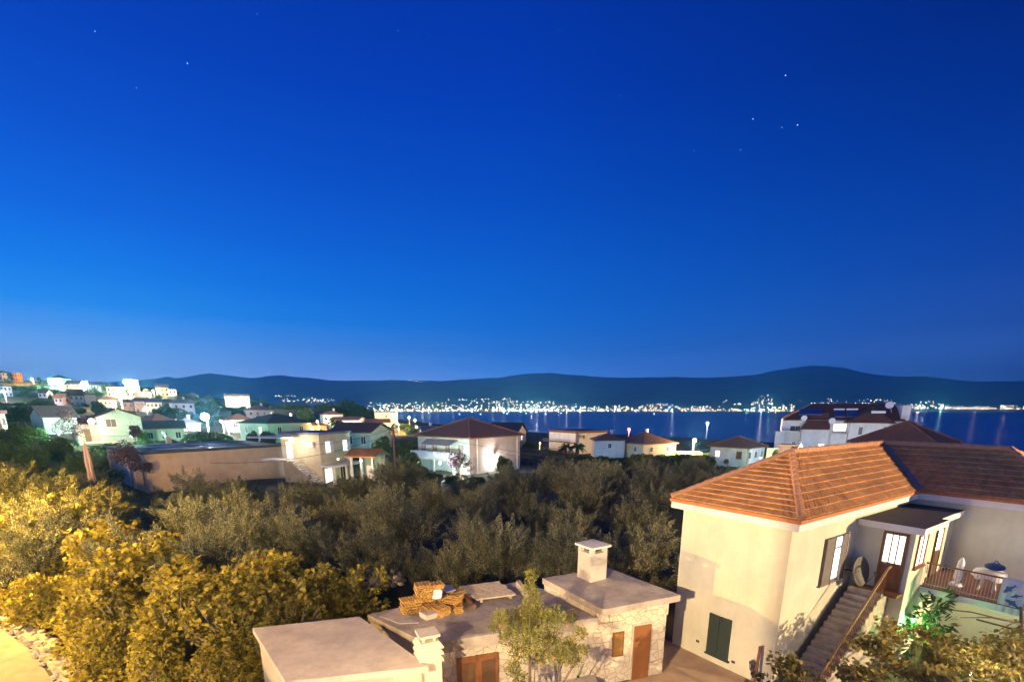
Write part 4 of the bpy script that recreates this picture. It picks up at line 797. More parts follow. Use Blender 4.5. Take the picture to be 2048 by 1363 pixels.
for (px, py) in ((1719, 857), (1768, 856)): window(e, 'x', ax(px), zz(py)-.8, .75, 1.5, -3.0, WHITEP, GLASSD, bars=0, sill=False)
MB().box((ax(1566), -2.2, zz(862)), (ax(1600), -.0, zz(860)-.0)).build('balcony', AM, e); MB().box((ax(1664), -2.6, zz(864)), (ax(1694), -2.5, zz(880))).build('balcony_parapet', AM, e)
bl = window(e, 'x', ax(1682), zz(860), 2.2, 1.5, 0, DMETAL, LIT, bars=1, sill=False)
for p in (1561,): MB().box((ax(1566)-1.0, -2.2, -2), (ax(1572), 0, zz(862))).build('corner_pillar', AM, e)
# ---- brown tiled roof just behind the main house
e, Rt, Lf, h, zt = house('house', 'house with large dark brown tiled roof and skylight directly behind the main orange roof', 'house', 52, 1704, 1873, 1914, 893, 845, 950, 'hip', 'peach', 'brown', 38, (0, 0), (0, 0), (), oh=.4, detail=2)
# ---- harbour kiosk / filling station canopy
def at(px, py, Y): return D(px, py, Y)
q = at(1374, 925, 128); CTRL.append((q.x, q.y, q.z)); ks = empty('kiosk', q, 'bright cream open kiosk with flat canopy under the big orange street light', 'kiosk')
MB().box((-3.2, -1.5, 2.4), (3.2, 3, 2.85)).build('canopy', stucco('plaster_cream', HCOL['cream']), ks)
for x in (-2.9, .4, 2.6): MB().box((x, -1.2, -1), (x+.3, -.9, 2.4)).build('pillar', TRIMW, ks)
MB().box((-3, 2.7, -1), (3, 3, 2.4)).build('back_wall', stucco('plaster_yellow', HCOL['yellow']), ks)
for k in range(7): MB().box((-2.6+.75*k, 1.2+.2*(k % 2), -.2), (-2.1+.75*k, 1.9, .8+.3*(k % 3))).build('crate', mat('crate%d' % (k % 3), ((.5, .15, .08), (.1, .2, .45), (.6, .55, .4))[k % 3], .7, 0), ks)
# garden wall lit yellow with a small tree, beside the white house
q = at(1542, 925, 84); gwl = MB().box((-.95, 0, -3), (.95, .2, 2.55)).build('yellow_wall', stucco('plaster_yellow', HCOL['yellow'])); gwl.location = q; tag(gwl, 'narrow bright yellow lit wall between white house and apartment building', 'wall'); CTRL.append((q.x, q.y, q.z))
# ================================================================== LAMPS
PTS = []
def lamp(name, label, px, py, Y, col, power, bulb=.16, kind='pole', pole=None, group='street lamps along the village lanes', estr=40, arm=True, emcol=None):
    p = D(px, py, Y); hz = pole or 5.5; e = empty(name, (p.x, p.y, p.z-hz), label, 'lamp' if kind != 'pole' else 'street lamp', group)
    CTRL.append((p.x, p.y, p.z-hz)) if kind == 'pole' else None
    bm = mat('bulb_%02x%02x%02x' % tuple(int(255*c) for c in (emcol or col)), (.8, .8, .8), .4, 0, emit=estr, ecol=emcol or col); bm.cycles.emission_sampling = 'NONE'
    if kind == 'pole':
        MB().tube([(0, .5, -1), (0, .5, hz+.3)], [.08, .05], 8).build('pole', METAL, e); MB().bar((0, .5, hz+.3), (0, -.15, hz+.36), .06).build('arm', METAL, e)
        MB().box((-.14, -.35, hz+.3), (.14, .2, hz+.42)).build('lamp_head', METAL, e)
    m = MB(); m.sphere((0, -.05, hz), bulb*(.7 if bulb in (1.15, .62) else .42), 10); m.build('bulb', bm, e)
    ld = bpy.data.lights.new('lamp_light', 'POINT'); ld.color = col; ld.energy = power*(1.7 if Y < 200 else 2.6); ld.shadow_soft_size = .12; lo = link('light', ld, e); lo.location = (0, -.05-bulb-.12, hz-bulb-.16)
    return e
for k, ((x, y, z), c, pw) in enumerate(STREET):
    e = empty('street_lamp', (x, y, 0), 'sodium street lamp on a grey pole by the lane, '+('just left of the garage', 'far left beside the fig trees', 'right of the pergola')[k], 'street lamp', 'street lamps along the near lane')
    MB().tube([(0, 0, -.3), (0, 0, z)], [.09, .06], 10).build('pole', METAL, e); MB().box((-.3, -.12, z+.1), (.3, .12, z+.24)).build('lamp_head', METAL, e)
    MB().sphere((0, 0, z+.06), .1, 10).build('bulb', LIT, e)
    ld = bpy.data.lights.new('lamp_light', 'POINT'); ld.color = c; ld.energy = pw; ld.shadow_soft_size = .09; lo = link('light', ld, e); lo.location = (0, -.25, z-.12)
K = 1.0
LS = [
 ('brightest white floodlight on a pole, left of centre, in front of the pale houses', 410, 833, 108, WHITE, 60000, 1.15, 6, 60),
 ('orange street lamp just right of the brightest white floodlight', 453, 846, 112, SODIUM, 3000, .38, 5, 40),
 ('orange street lamp above the dark green hipped roof', 581, 829, 125, SODIUM, 3000, .36, 5, 40),
 ('orange street lamp over the small brown-roofed cream house', 635, 843, 105, SODIUM, 4000, .42, 5, 40),
 ('uppermost orange lamp of the shoreside three', 818, 834, 190, SODIUM, 8000, .55, 5, 40),
 ('middle orange lamp of the shoreside three', 830, 840, 178, SODIUM, 8000, .6, 5, 40),
 ('lowest and brightest orange lamp of the shoreside three', 833, 853, 160, SODIUM, 9000, .65, 5, 40),
 ('big orange street lamp beside the kiosk in front of the sea', 1389, 880, 126, SODIUM2, 26000, .62, 5.4, 60),
 ('orange lamp on the left hilltop right of the orange block', 64, 757, 370, SODIUM, 30000, 1.2, 6, 30),
 ('left of the two orange lamps above the terrace houses', 259, 783, 305, SODIUM2, 22000, .8, 6, 40),
 ('right of the two orange lamps above the terrace houses', 277, 775, 315, SODIUM, 22000, 1.1, 6, 40),
 ('white lamp on the hill crest above the cream lit villa', 248, 763, 320, WHITE, 30000, 1.1, 6, 40),
 ('lower bright yellow street lamp on the lane beside the pink terrace', 241, 800, 234, SODIUM2, 26000, 1.0, 6, 50),
 ('orange lamp right above the ridge of the large mint gabled house', 227, 814, 110, SODIUM, 2500, .3, 5, 40),
 ('white lamp in front of the grey house at the left frame edge', 6, 782, 240, WHITE, 16000, .9, 6, 40),
 ('greenish lamp in front of the mint skyline house', 114, 766, 338, MINT, 26000, .9, 6, 40),
 ('small white lamp left of the greenish skyline lamp', 101, 766, 338, WHITE, 10000, .6, 6, 40),
 ('small bluish white lamp on the slope near the long bluish house', 173, 763, 335, WHITE, 9000, .6, 6, 40),
 ('small yellowish lamp in front of the brown gabled house', 143, 771, 320, WARM, 9000, .6, 5, 40),
 ('small white lamp on the slope under the long bluish house', 200, 776, 330, WHITE, 6000, .5, 5, 40),
 ('white lamp in front of the bright three-storey house', 470, 797, 285, WARM, 42000, .8, 6, 40),
 ('small greenish lamp left of the orange lamp by the brightest floodlight', 443, 843, 110, MINT, 4000, .3, 5, 40),
 ('small white lamp left of the yellow lit villa', 306, 781, 290, WARM, 12000, .6, 5, 40),
 ('lamp shining on the pale round tree', 348, 826, 170, WARM, 9000, .35, 5, 40),
 ('small lamp among the pink terrace houses', 291, 815, 215, WARM, 7000, .4, 5, 40),
 ('lamp lighting the small white hipped house above the palm', 655, 834, 168, WARM, 6000, .25, 5, 40),
 ('lamp by the long gabled house behind the palm', 700, 851, 140, WARM, 5000, .25, 4, 40),
 ('lamp on the front of the peach modern villa', 788, 829, 170, SODIUM2, 8000, .4, 5, 40),
 ('lower lamp at the foot of the peach modern villa', 796, 847, 150, SODIUM2, 7000, .35, 5, 40),
 ('waterfront lamp left of the beach house', 1080, 886, 140, SODIUM, 3000, .35, 4, 40),
 ('low waterfront lamp by the dark hedge left of the beach house', 1052, 897, 118, WHITE, 400, .16, 2, 40),
]
for lb, px, py, Y, c, pw, bu, po_, es in LS: lamp('street_lamp', lb, px, py, Y, c, pw, bu, 'pole', po_, estr=es)
def wlamp(lb, loc, c, pw, bu, es=40):
    e = empty('wall_lamp', loc, lb, 'wall lamp', 'wall lamps on the houses'); bm = mat('bulb_%02x%02x%02x' % tuple(int(255*q) for q in c), (.8, .8, .8), .4, 0, emit=es, ecol=c); bm.cycles.emission_sampling = 'NONE'
    MB().sphere((0, 0, 0), bu, 10).build('bulb', bm, e); MB().box((-.12, -.02, bu), (.12, .3, bu+.08)).build('bracket', METAL, e)
    ld = bpy.data.lights.new('lamp_light', 'POINT'); ld.color = c; ld.energy = pw; ld.shadow_soft_size = .1; lo = link('light', ld, e); lo.location = (0, -bu-.15, -bu-.1)
wlamp('very bright lamp at the left end of the mint house terrace', D(183, 842, 79.5), WARM, 2600, .42)
wlamp('bright lamp under the canopy of the modern cream house', D(583, 879, 59.2), WARM, 420, .24)
wlamp('white floodlight glowing on the peach wall of the big hipped house', LAMPA, WHITE, 900, .14)
wlamp('hidden warm lamp at the foot of the modern house above its porch roof', D(676, 918, 55.5), WARM, 260, .07)
wlamp('lamp inside the orange tiled pavilion', D(722, 921, 57.5), WARM, 420, .09)
wlamp('white lamp under the balcony of the big hipped house', D(880, 925, 66), WHITE, 3800, .12)
wlamp('white lamp at the hedge below the big hipped house', D(930, 938, 66), WARM, 600, .12)
wlamp('lit balcony lamp of the apartment building', D(1691, 857, 98), WARM, 400, .22)
wlamp('lamp lighting the white end wall of the house right of the street light', D(1521, 915, 80), MINT, 1300, .07)
wlamp('lamp lighting the narrow yellow wall', D(1543, 918, 82), SODIUM2, 500, .12)
wlamp('warm ceiling lamp inside the kiosk', D(1370, 909, 128), SODIUM2, 1500, .12)
wlamp('greenish garden lamp behind the low green house', D(330, 872, 82), MINT, 700, .08)
wlamp('green lamp beside the mint green hipped house', D(500, 876, 86), MINT, 2600, .08)
wlamp('green garden lamp in front of the large mint house', D(262, 872, 74), MINT, 3600, .08)
wlamp('green lamp beside the long dark roofed house', D(118, 868, 80), MINT, 2600, .08)
wlamp('greenish lamp lighting the olive trees left of the big hipped house', D(800, 930, 66), MINT, 380, .07)
wlamp('green garden lamp by the teal green house', D(735, 905, 70), MINT, 260, .07)
wlamp('lamp in front of the mint skyline house wall', D(125, 772, 343), MINT, 16000, .25)
wlamp('bluish lamp lighting the front of the apartment building', D(1640, 925, 78), (.75, .9, 1), 6500, .08)
wlamp('bluish lamp by the house right of the beach house', D(1205, 918, 112), (.6, .85, 1), 2200, .08)
wlamp('small green lamp under the balcony of the nearest house', MHW(6.1, -1.75, 1.9), (.2, 1, .25), 120, .05)
wlamp('pale lamp on the underside of the balcony of the nearest house', MHW(9.0, -3.0, 2.45), (.8, 1, .62), 60, .05)
wlamp('added warm fill lamp under the vine pergola of the nearest house', MHW(2.2, -4.2, 2.2), WARM, 220, .06)  # added lamp, brightens the porch face and vine from below
wlamp('small added fill lamp at the balcony end of the nearest house', MHW(10.5, -4.55, 5.3), WARM, 60, .05)  # added lamp, lifts the dim wing wall over the balcony
# red beacon and white sea light
for (px, py, Y, c, lb, hgt, bu) in ((1258, 858, 200, (1, .05, .05), 'red beacon light on a slim white mast before the sea', 5, .5), (1415, 846, 260, (.9, .97, 1), 'tall white harbour light mast standing at the shore', 9, .5)):
    p = D(px, py, Y); e = empty('harbour_beacon', (p.x, p.y, p.z-hgt), lb, 'beacon'); MB().tube([(0, 0, -3), (0, 0, hgt-.3)], [.3, .22], 8).build('mast', WHITEP, e)
    bm = mat('beacon_%d' % px, (.8, .8, .8), .4, 0, emit=25, ecol=c); bm.cycles.emission_sampling = 'NONE'; MB().tube([(0, 0, hgt-.4), (0, 0, hgt+.4)], bu, 10).build('lantern', bm, e)
    ld = bpy.data.lights.new('lamp_light', 'POINT'); ld.color = c; ld.energy = 3000; ld.shadow_soft_size = .2; lo = link('light', ld, e); lo.location = (0, -.8, hgt-.5)
bh = MB(); bh.box((-4.84, -7, 0), (4.2, .55, 9.12)); bho = bh.build('house', stucco('blocker_plaster', (.5, .45, .38))); tag(bho, 'unseen house block below the viewpoint, added to shade the right wing', 'house')  # unseen block under the camera, keeps the left street lamp off the wing
# ================================================================== POLES, WIRES, UMBRELLA
up = D(786, 850, 57); CTRL.append((up.x, up.y, 1)); ue = empty('utility_pole', (up.x, up.y, 0), 'brown wooden utility pole with wires between modern house and big hipped house', 'utility pole')
MB().tube([(0, 0, -1), (0, 0, up.z)], [.17, .12], 8).build('pole', mat('pole_wood', (.22, .13, .09), .9, .1, 6), ue); m = MB()
for z in (up.z-.3, up.z-.8): m.bar((-.5, 0, z), (.5, 0, z), .09)
m.build('crossarm', DMETAL, ue)
for k, (A, B, sag, lb) in enumerate(((up-Vector((0, 0, .3)), D(560, 890, 50), .6, 'upper power cable from the utility pole to the left over the modern house'), (up-Vector((0, 0, .8)), D(420, 925, 42), 1.0, 'lower power cable from the utility pole to the left over the modern house'),
      (up-Vector((0, 0, .5)), D(1700, 965, 60), 1.2, 'long power cable from the utility pole across the olive grove to the right'), (D(1000, 905, 75), D(1600, 960, 55), .8, 'thin upper cable over the right half of the olive grove'))):
    m = MB(); pts = [A.lerp(B, i/24.)-Vector((0, 0, sag*4*(i/24.)*(1-i/24.))) for i in range(25)]; m.tube([p-A for p in pts], .022, 5); o = m.build('power_cable', mat('cable', (.12, .11, .1), .6, 0)); o.location = A; tag(o, lb, 'cable')
ub = D(182, 950, 48); um = empty('closed_parasol', (ub.x, ub.y, D(186, 975, 48).z), 'closed pink and orange striped parasol at the left end of the workshop', 'parasol'); hU = D(178, 878, 48).z-um.location.z
m = MB(); na = 16
for i in range(7):
    t_ = i/6.
    for j in range(na): a = 2*pi*j/na; r_ = (.24, .27, .2, .23, .19, .13, .02)[i]*(1+.3*(j % 2)); m.v.append((r_*cos(a), r_*sin(a), .2+(hU-.2)*t_))
for i in range(6):
    for j in range(na): j2 = (j+1) % na; m.f.append((i*na+j, i*na+j2, (i+1)*na+j2, (i+1)*na+j)); m.m.append((j//2) % 2)
m.build('canopy', [mat('parasol_pink', (.58, .32, .27), .8, .05), mat('parasol_cream', (.7, .55, .5), .8, .05)], um); MB().tube([(0, 0, -1), (0, 0, hU+.1)], .04, 6).build('pole', WHITEP, um)
# ================================================================== TERRAIN, ROAD, SEA, HILLS
SEA = -12.
for q in ((-60, 430), (0, 400), (60, 350), (140, 300), (260, 260), (420, 220), (-110, 560), (-170, 700)): CTRL.append((q[0], q[1], SEA-.3)); CTRL.append((q[0]*1.08+30, q[1]*1.12+20, SEA-4))
for q in ((-600, 300, 40), (-560, 520, 42), (-430, 560, 34), (-340, 520, 22), (-240, 520, 8), (-200, 600, -2), (120, 180, -7), (60, 200, -7), (0, 260, -8), (-60, 260, -5), (-300, 430, 20), (-420, 420, 33), (-480, 440, 38)): CTRL.append(q)
for x_ in range(0, 90, 14): CTRL.append((x_, 96, -1.8)); CTRL.append((x_, 118, -3.4)); CTRL.append((x_, 140, -5.))
for x_ in range(-120, 520, 45):
    for y_ in range(430, 790, 50): CTRL.append((x_, y_, SEA-5))
for x_ in range(180, 530, 50):
    for y_ in range(270, 430, 45): CTRL.append((x_, y_, SEA-4))
for k in range(40): x = -110+k*5; CTRL.append((x, 70, .3+max(0, -x-20)*.02))
CT = np.array([(a, b, c) for a, b, c in CTRL])
def terr(x, y):
    x = np.asarray(x, float); y = np.asarray(y, float); d2 = (x[..., None]-CT[:, 0])**2+(y[..., None]-CT[:, 1])**2+4.; wt = d2**-1.8
    z = (wt*CT[:, 2]).sum(-1)/wt.sum(-1); t = np.clip((y-50)/25., 0, 1); t = t*t*(3-2*t); return z*t
gx = np.concatenate([np.arange(-640, -150, 7.), np.arange(-150, 130, 2.5), np.arange(130, 520, 10.)]); gy = np.concatenate([np.arange(-30, 130, 2.5), np.arange(130, 780, 7.)])
X, Y = np.meshgrid(gx, gy); Z = terr(X, Y); nx, ny = len(gx), len(gy)
V = np.stack([X, Y, Z], -1).reshape(-1, 3); I = np.arange(nx*ny).reshape(ny, nx); F = np.stack([I[:-1, :-1], I[:-1, 1:], I[1:, 1:], I[1:, :-1]], -1).reshape(-1, 4)
tag(link('ground', fastmesh('ground', V, F, [mat('dry_soil', (.12, .10, .06), .95, .1, .35, .5, 9, c2=(.05, .055, .03))], None, True)), kind='structure')
# road at lower left and paved yard
ed = [(-60, 32), (-38, 25.6), (-24, 20.5), (-19.7, 17.9), (-16.3, 15.3), (-13.0, 12.1), (-10.6, 8.6), (-8.5, 4), (-8, -12)]
rd = MB(); rd.poly([(a, b, .012) for a, b in ed]+[(-60, -12, .012)]); tag(rd.build('road', mat('road_concrete', (.33, .29, .23), .92, .06, 1.2, .5, 16, c2=(.22, .19, .15))), kind='structure')
MBY = MB(); MBY.poly([(-8.3, -6, .008), (22, -6, .008), (20, 16, .008), (9.0, 15.2, .008), (6.2, 19.5, .008), (5.2, 16, .008), (-2, 13.2, .008), (-6.2, 10.5, .008)]); tag(MBY.build('yard', mat('yard_paving', (.42, .30, .20), .9, .1, 1.2, .3, 12, c2=(.30, .2, .14))), kind='structure')
# rubble wall along the lane
wm = MB(); random.seed(3); core = MB()
pts = [Vector((a, b, 0)) for a, b in ed[1:6]]+[Vector((-11.0, 11.8, 0)), Vector((-8.9, 12.8, 0))]
pts[5:5] = []; path = [pts[0], pts[1], pts[2], pts[3], pts[4], Vector((-9.6, 13.6, 0)), Vector((-8.4, 14.3, 0))]
def off(i, d):
    a = path[max(i-1, 0)]; b = path[min(i+1, len(path)-1)]; t = (b-a).normalized(); return path[i]+Vector((-t.y, t.x, 0))*d
A = [off(i, .12) for i in range(len(path))]; B = [off(i, .62) for i in range(len(path))]
k = len(core.v)
for a, b in zip(A, B): core.v += [(a.x, a.y, -.2), (b.x, b.y, -.2), (b.x, b.y, .28), (a.x, a.y, .28)]
for i in range(len(path)-1):
    for q in range(4): q2 = (q+1) % 4; core.f.append((4*i+q, 4*i+q2, 4*i+4+q2, 4*i+4+q)); core.m.append(0)
for i in range(len(path)-1):
    L_ = (path[i+1]-path[i]).length; n = int(L_*34)
    for j in range(n):
        t = random.random(); c = path[i].lerp(path[i+1], t); tt = (path[i+1]-path[i]).normalized(); c = c+Vector((-tt.y, tt.x, 0))*random.uniform(.0, .72)+Vector((0, 0, random.uniform(.0, .34))); r = random.choice((.04, .06, .09, .13))*random.uniform(.8, 1.25)
        k0 = len(core.v); core.sphere(c, r, 6, 0, .7)
        for q in range(k0, len(core.v)): v = core.v[q]; core.v[q] = tuple(v[w_]+random.uniform(-r, r)*.28 for w_ in range(3))
rw = core.build('rubble_wall', mat('rubble', (.55, .47, .36), .92, .12, 5, .5, 20, c2=(.30, .25, .19))); tag(rw, 'low dry-stone rubble wall of pale rocks curving along the lane at bottom left', 'stone wall')
iv = []; 
for i in range(len(path)-1):
    a_, b_ = path[i], path[i+1]; tt = (b_-a_).normalized(); nn_ = Vector((-tt.y, tt.x, 0))
    for j in range(int((b_-a_).length*9)): iv.append(tuple(a_.lerp(b_, random.random())+nn_*random.uniform(.35, 2.1)+Vector((0, 0, random.uniform(.1, .75)))))
iv = np.array(iv); kk = rng.integers(0, len(iv), 6500); dd_ = rng.normal(size=(6500, 3)); dd_ /= np.linalg.norm(dd_, axis=1, keepdims=True); dd_[:, 2] = abs(dd_[:, 2])
io = tag(link('creeper', leaves('creeper_leaves', iv[kk]+dd_*rng.uniform(0, .38, 6500)[:, None], dd_, .15, .11, [FLEAF], 'lobed', .8)), 'low tangle of creeping plants growing over the rubble wall by the lane', 'plants', kind='stuff')
rb = MB()
for k in range(60): c = G(random.uniform(700, 800), random.uniform(1212, 1240), .0)+Vector((0, 1.5, random.uniform(.9, 1.6))); rb.sphere(c, random.uniform(.08, .2), 6, 0, .7)
tag(rb.build('rubble_heap', mats if False else MATS['rubble']), 'heap of grey rubble behind the garage roof under the dark olive trees', 'rubble', kind='stuff')
# sea
sm_ = bpy.data.materials.new('sea_water'); sm_.use_nodes = True; n = sm_.node_tree.nodes; l = sm_.node_tree.links; b = n['Principled BSDF']; b.inputs['Base Color'].default_value = (.03, .12, .28, 1); b.inputs['Roughness'].default_value = .27; b.inputs['IOR'].default_value = 1.33
t = n.new('ShaderNodeTexCoord'); mp = n.new('ShaderNodeMapping'); mp.inputs['Scale'].default_value = (.02, .06, 1); q = n.new('ShaderNodeTexNoise'); q.inputs['Scale'].default_value = 1.0; q.inputs['Detail'].default_value = 8
l.new(t.outputs['Object'], mp.inputs[0]); l.new(mp.outputs[0], q.inputs[0]); bp = n.new('ShaderNodeBump'); bp.inputs['Strength'].default_value = .35; bp.inputs['Distance'].default_value = 1.2; l.new(q.outputs[0], bp.inputs['Height']); l.new(bp.outputs[0], b.inputs['Normal'])
sea = MB(); sea.poly([(-12000, 150, SEA), (12000, 150, SEA), (12000, 5400, SEA), (-12000, 5400, SEA)]); tag(sea.build('sea', sm_), kind='structure')
# far mountains
prof = [(-400, 762), (150, 765), (270, 760), (300, 757), (335, 752), (350, 755), (385, 749), (422, 745), (450, 749), (480, 752), (515, 755), (530, 751), (560, 749), (590, 752), (620, 755), (655, 760), (700, 759), (740, 760), (780, 757), (830, 759), (880, 760), (930, 757), (1000, 753), (1060, 746), (1100, 742), (1135, 747), (1180, 752), (1250, 753), (1340, 752), (1420, 753), (1480, 751), (1530, 744), (1570, 737), (1610, 730), (1650, 728), (1690, 735), (1730, 744), (1790, 751), (1850, 751), (1900, 757), (1960, 762), (2048, 760), (2400, 757)]
pxs = np.arange(-380, 2400, 8.); ry = np.interp(pxs, [a for a, _ in prof], [b for _, b in prof]); ry = ry+np.array([1.6*noise.noise((q*.021, 1.7, 0))+.9*noise.noise((q*.06, 4.7, 0)) for q in pxs]); rows = np.linspace(0, 1.35, 34); Vv = np.zeros((len(rows), len(pxs), 3))
for j, t_ in enumerate(rows):
    Yd = 5050+4200*t_
    for i, px in enumerate(pxs):
        top = D(px, ry[i], 9250.); x = top.x/9250.*Yd; zt_ = top.z-SEA; nz = noise.fractal((x*.0012, Yd*.0009, 2.), .9, 2.1, 6)
        g = (t_**1.35 if t_ <= 1 else 1-(t_-1)*1.4)*(1+.38*nz*min(1, t_*3)*(1-min(t_, 1))*1.6)
        foot = .035*max(0, 1+noise.noise((px*.011, 3.3, 1)))*min(1, t_*9)*(1 if t_ < .5 else 0)*.6
        rid = noise.noise((px*.06, 5.5, 0))*.012 if .9 < t_ < 1.1 else 0
        Vv[j, i] = (x, Yd, SEA-.5+zt_*(g+foot+rid))
I = np.arange(Vv.shape[0]*Vv.shape[1]).reshape(Vv.shape[:2]); F = np.stack([I[:-1, :-1], I[:-1, 1:], I[1:, 1:], I[1:, :-1]], -1).reshape(-1, 4)
tag(link('far_hills', fastmesh('far_hills', Vv.reshape(-1, 3), F, [mat('hill_scrub', (.17, .22, .21), .95, .1, .003, 0, c2=(.04, .07, .075))], None, True)), kind='structure')
# town lights across the bay
random.seed(11); CLR = [((1, .62, .25), 'orange'), ((1, .9, .68), 'cream'), ((.8, .95, 1), 'white'), ((.6, 1, .65), 'greenish'), ((.35, .6, 1), 'bluish')]
LM = []
for c, nme in CLR:
    m = mat('town_light_'+nme, (.5, .5, .5), .5, 0, emit=15, ecol=c); m.cycles.emission_sampling = 'NONE'; me = MB().sphere((0, 0, 0), 1, 6).mesh('town_light', m); LM.append((me, nme))
clus = [(550, 590, 789, 792, 12), (560, 640, 795, 802, 22), (604, 668, 797, 804, 26), (735, 800, 804, 820, 42), (760, 900, 804, 821, 120), (890, 1000, 809, 821, 90), (885, 1010, 797, 799, 16), (940, 1000, 801, 806, 12), (985, 1110, 802, 821, 190), (1005, 1025, 795, 799, 5), (1100, 1190, 811, 821, 90), (1150, 1155, 806, 808, 1), (1190, 1300, 812, 821, 80), (1225, 1240, 810, 812, 5), (1285, 1345, 806, 821, 70), (1340, 1440, 811, 821, 70), (1430, 1500, 816, 821, 26), (1445, 1460, 800, 806, 3), (1468, 1488, 806, 808, 7), (1500, 1590, 807, 821, 95), (1505, 1545, 798, 808, 28), (1522, 1537, 790, 795, 3), (1600, 1800, 800, 806, 34), (1655, 1665, 795, 800, 3), (1758, 1764, 766, 769, 2), (1735, 1765, 797, 800, 8), (1790, 1900, 808, 815, 70), (1830, 1870, 801, 806, 9), (1880, 2060, 811, 817, 90), (1990, 2048, 809, 812, 8), (816, 848, 760, 764, 9)]
allp = []
for (a, b, c, d, n_) in clus:
    for k in range(n_):
        f_ = random.random(); px = random.uniform(a, b) if not (a == 816) else a+(b-a)*k/n_; py = d-(d-c)*(f_**1.6) if a != 816 else c+(d-c)*k/n_
        allp.append((px, py, random.choices(range(5), (5, 4, 1.4, 1.2, .4))[0], random.uniform(1.9, 3.9)*(1.35 if random.random() < .1 else 1)))
# bright waterfront line
for k in range(150): px = random.choice((random.uniform(740, 1110), random.uniform(740, 1590), random.uniform(1800, 2050))); allp.append((px, random.uniform(819.5, 821.5) if px < 1700 else random.uniform(815.5, 817.5), random.choice((0, 1, 1)), random.uniform(2.4, 3.6)))
random.shuffle(allp); allp.sort(key=lambda a: -a[3]); rest = MB()
def tpos(px, py):
    Y_ = 5060+max(0, 821-py)*38 if py > 780 else 8700; return D(px, py, Y_)
for k, (px, py, ci, r_) in enumerate(allp):
    p = tpos(px, py)
    if k < 300:
        o = link('town_light', LM[ci][0]); o.location = p; o.scale = (r_*1.15, r_, r_); tag(o, 'one of the many small %s lights of the town across the bay' % LM[ci][1], 'town light', 'lights of the town across the bay, '+LM[ci][1])
    else: rest.sphere(p, r_, 6, ci)
tag(rest.build('far_town_lights', [MATS['town_light_'+nme] for _, nme in CLR]), 'dense band of tiny lights of the town along the far shore', 'town lights', kind='stuff')
# stronger far lamps whose light streaks the water
for px, c, pw in ((760, SODIUM2, 1.), (803, WARM, .7), (845, SODIUM2, 1.6), (858, WARM, .8), (875, SODIUM, .8), (905, WARM, .8), (945, WARM, .5), (985, WARM, .7), (1007, SODIUM2, 1.2), (1018, WARM, .8), (1040, MINT, .9), (1062, WARM, 1.1), (1073, WHITE, 1.9), (1090, WARM, .6), (1117, WARM, .7), (1133, WHITE, .8), (1160, WARM, .5), (1230, WARM, .3), (1345, WHITE, .8), (1493, MINT, .5), (1523, WHITE, 1.3), (1538, MINT, .9), (1552, SODIUM, .6), (1836, WARM, 1.1), (1848, WHITE, .9), (1881, MINT, 1.2), (1950, WARM, .5), (2010, SODIUM2, .5)):
    p = D(px, 818.5 if px < 1700 else 816, 5020); e = empty('shore_lamp', p, 'bright %s waterfront lamp on the far shore' % ('white' if c == WHITE else 'greenish' if c == MINT else 'orange' if c in (SODIUM, SODIUM2) else 'cream'), 'far lamp', 'bright waterfront lamps on the far shore'); e['group'] += ', '+e['label'].split()[1]
    link('lamp_globe', LM[2 if c == WHITE else 3 if c == MINT else 0 if c in (SODIUM, SODIUM2) else 1][0], e).scale = (4, 4, 4)
    ld = bpy.data.lights.new('lamp_light', 'POINT'); ld.color = c; ld.energy = pw*SHOREP; ld.shadow_soft_size = 6; ld.use_shadow = False; lo = link('light', ld, e); lo.location = (0, -10, 8)
# boats at anchor
hull = MB(); hull.prism([(-4, -1.2), (3, -1.2), (5, 0), (3, 1.2), (-4, 1.2)], -.4, 1.0); hull = hull.mesh('hull', WHITEP); cab = MB().box((-2, -.8, 1.0), (1, .8, 2.2)).mesh('cabin', WHITEP); blt = MB().sphere((0, 0, 3.4), 1.5, 8).mesh('anchor_light', MATS['town_light_bluish'])
for k, (px, py) in enumerate(((919, 829), (961, 829), (1014, 828), (1052, 827.5), (1091, 829), (1122, 827), (1272, 824.5), (1308, 828.5), (857, 823.5), (862, 824))):
    p = G(px, py, SEA); e = empty('boat', p, 'small white boat with bluish light, '+('leftmost of the row off the big brown roof', 'second of the row off the big brown roof', 'third of the row, beside the white reflection', 'fourth of the row', 'fifth of the row', 'rightmost of the row', 'close under the town lights right of centre', 'alone above the red beacon house', 'at the far left of the bay', 'twin of the far left boat')[k], 'boat', 'boats anchored in the bay', rz=random.uniform(-.4, .4))
    link('hull', hull, e); link('cabin', cab, e); link('anchor_light', blt, e)
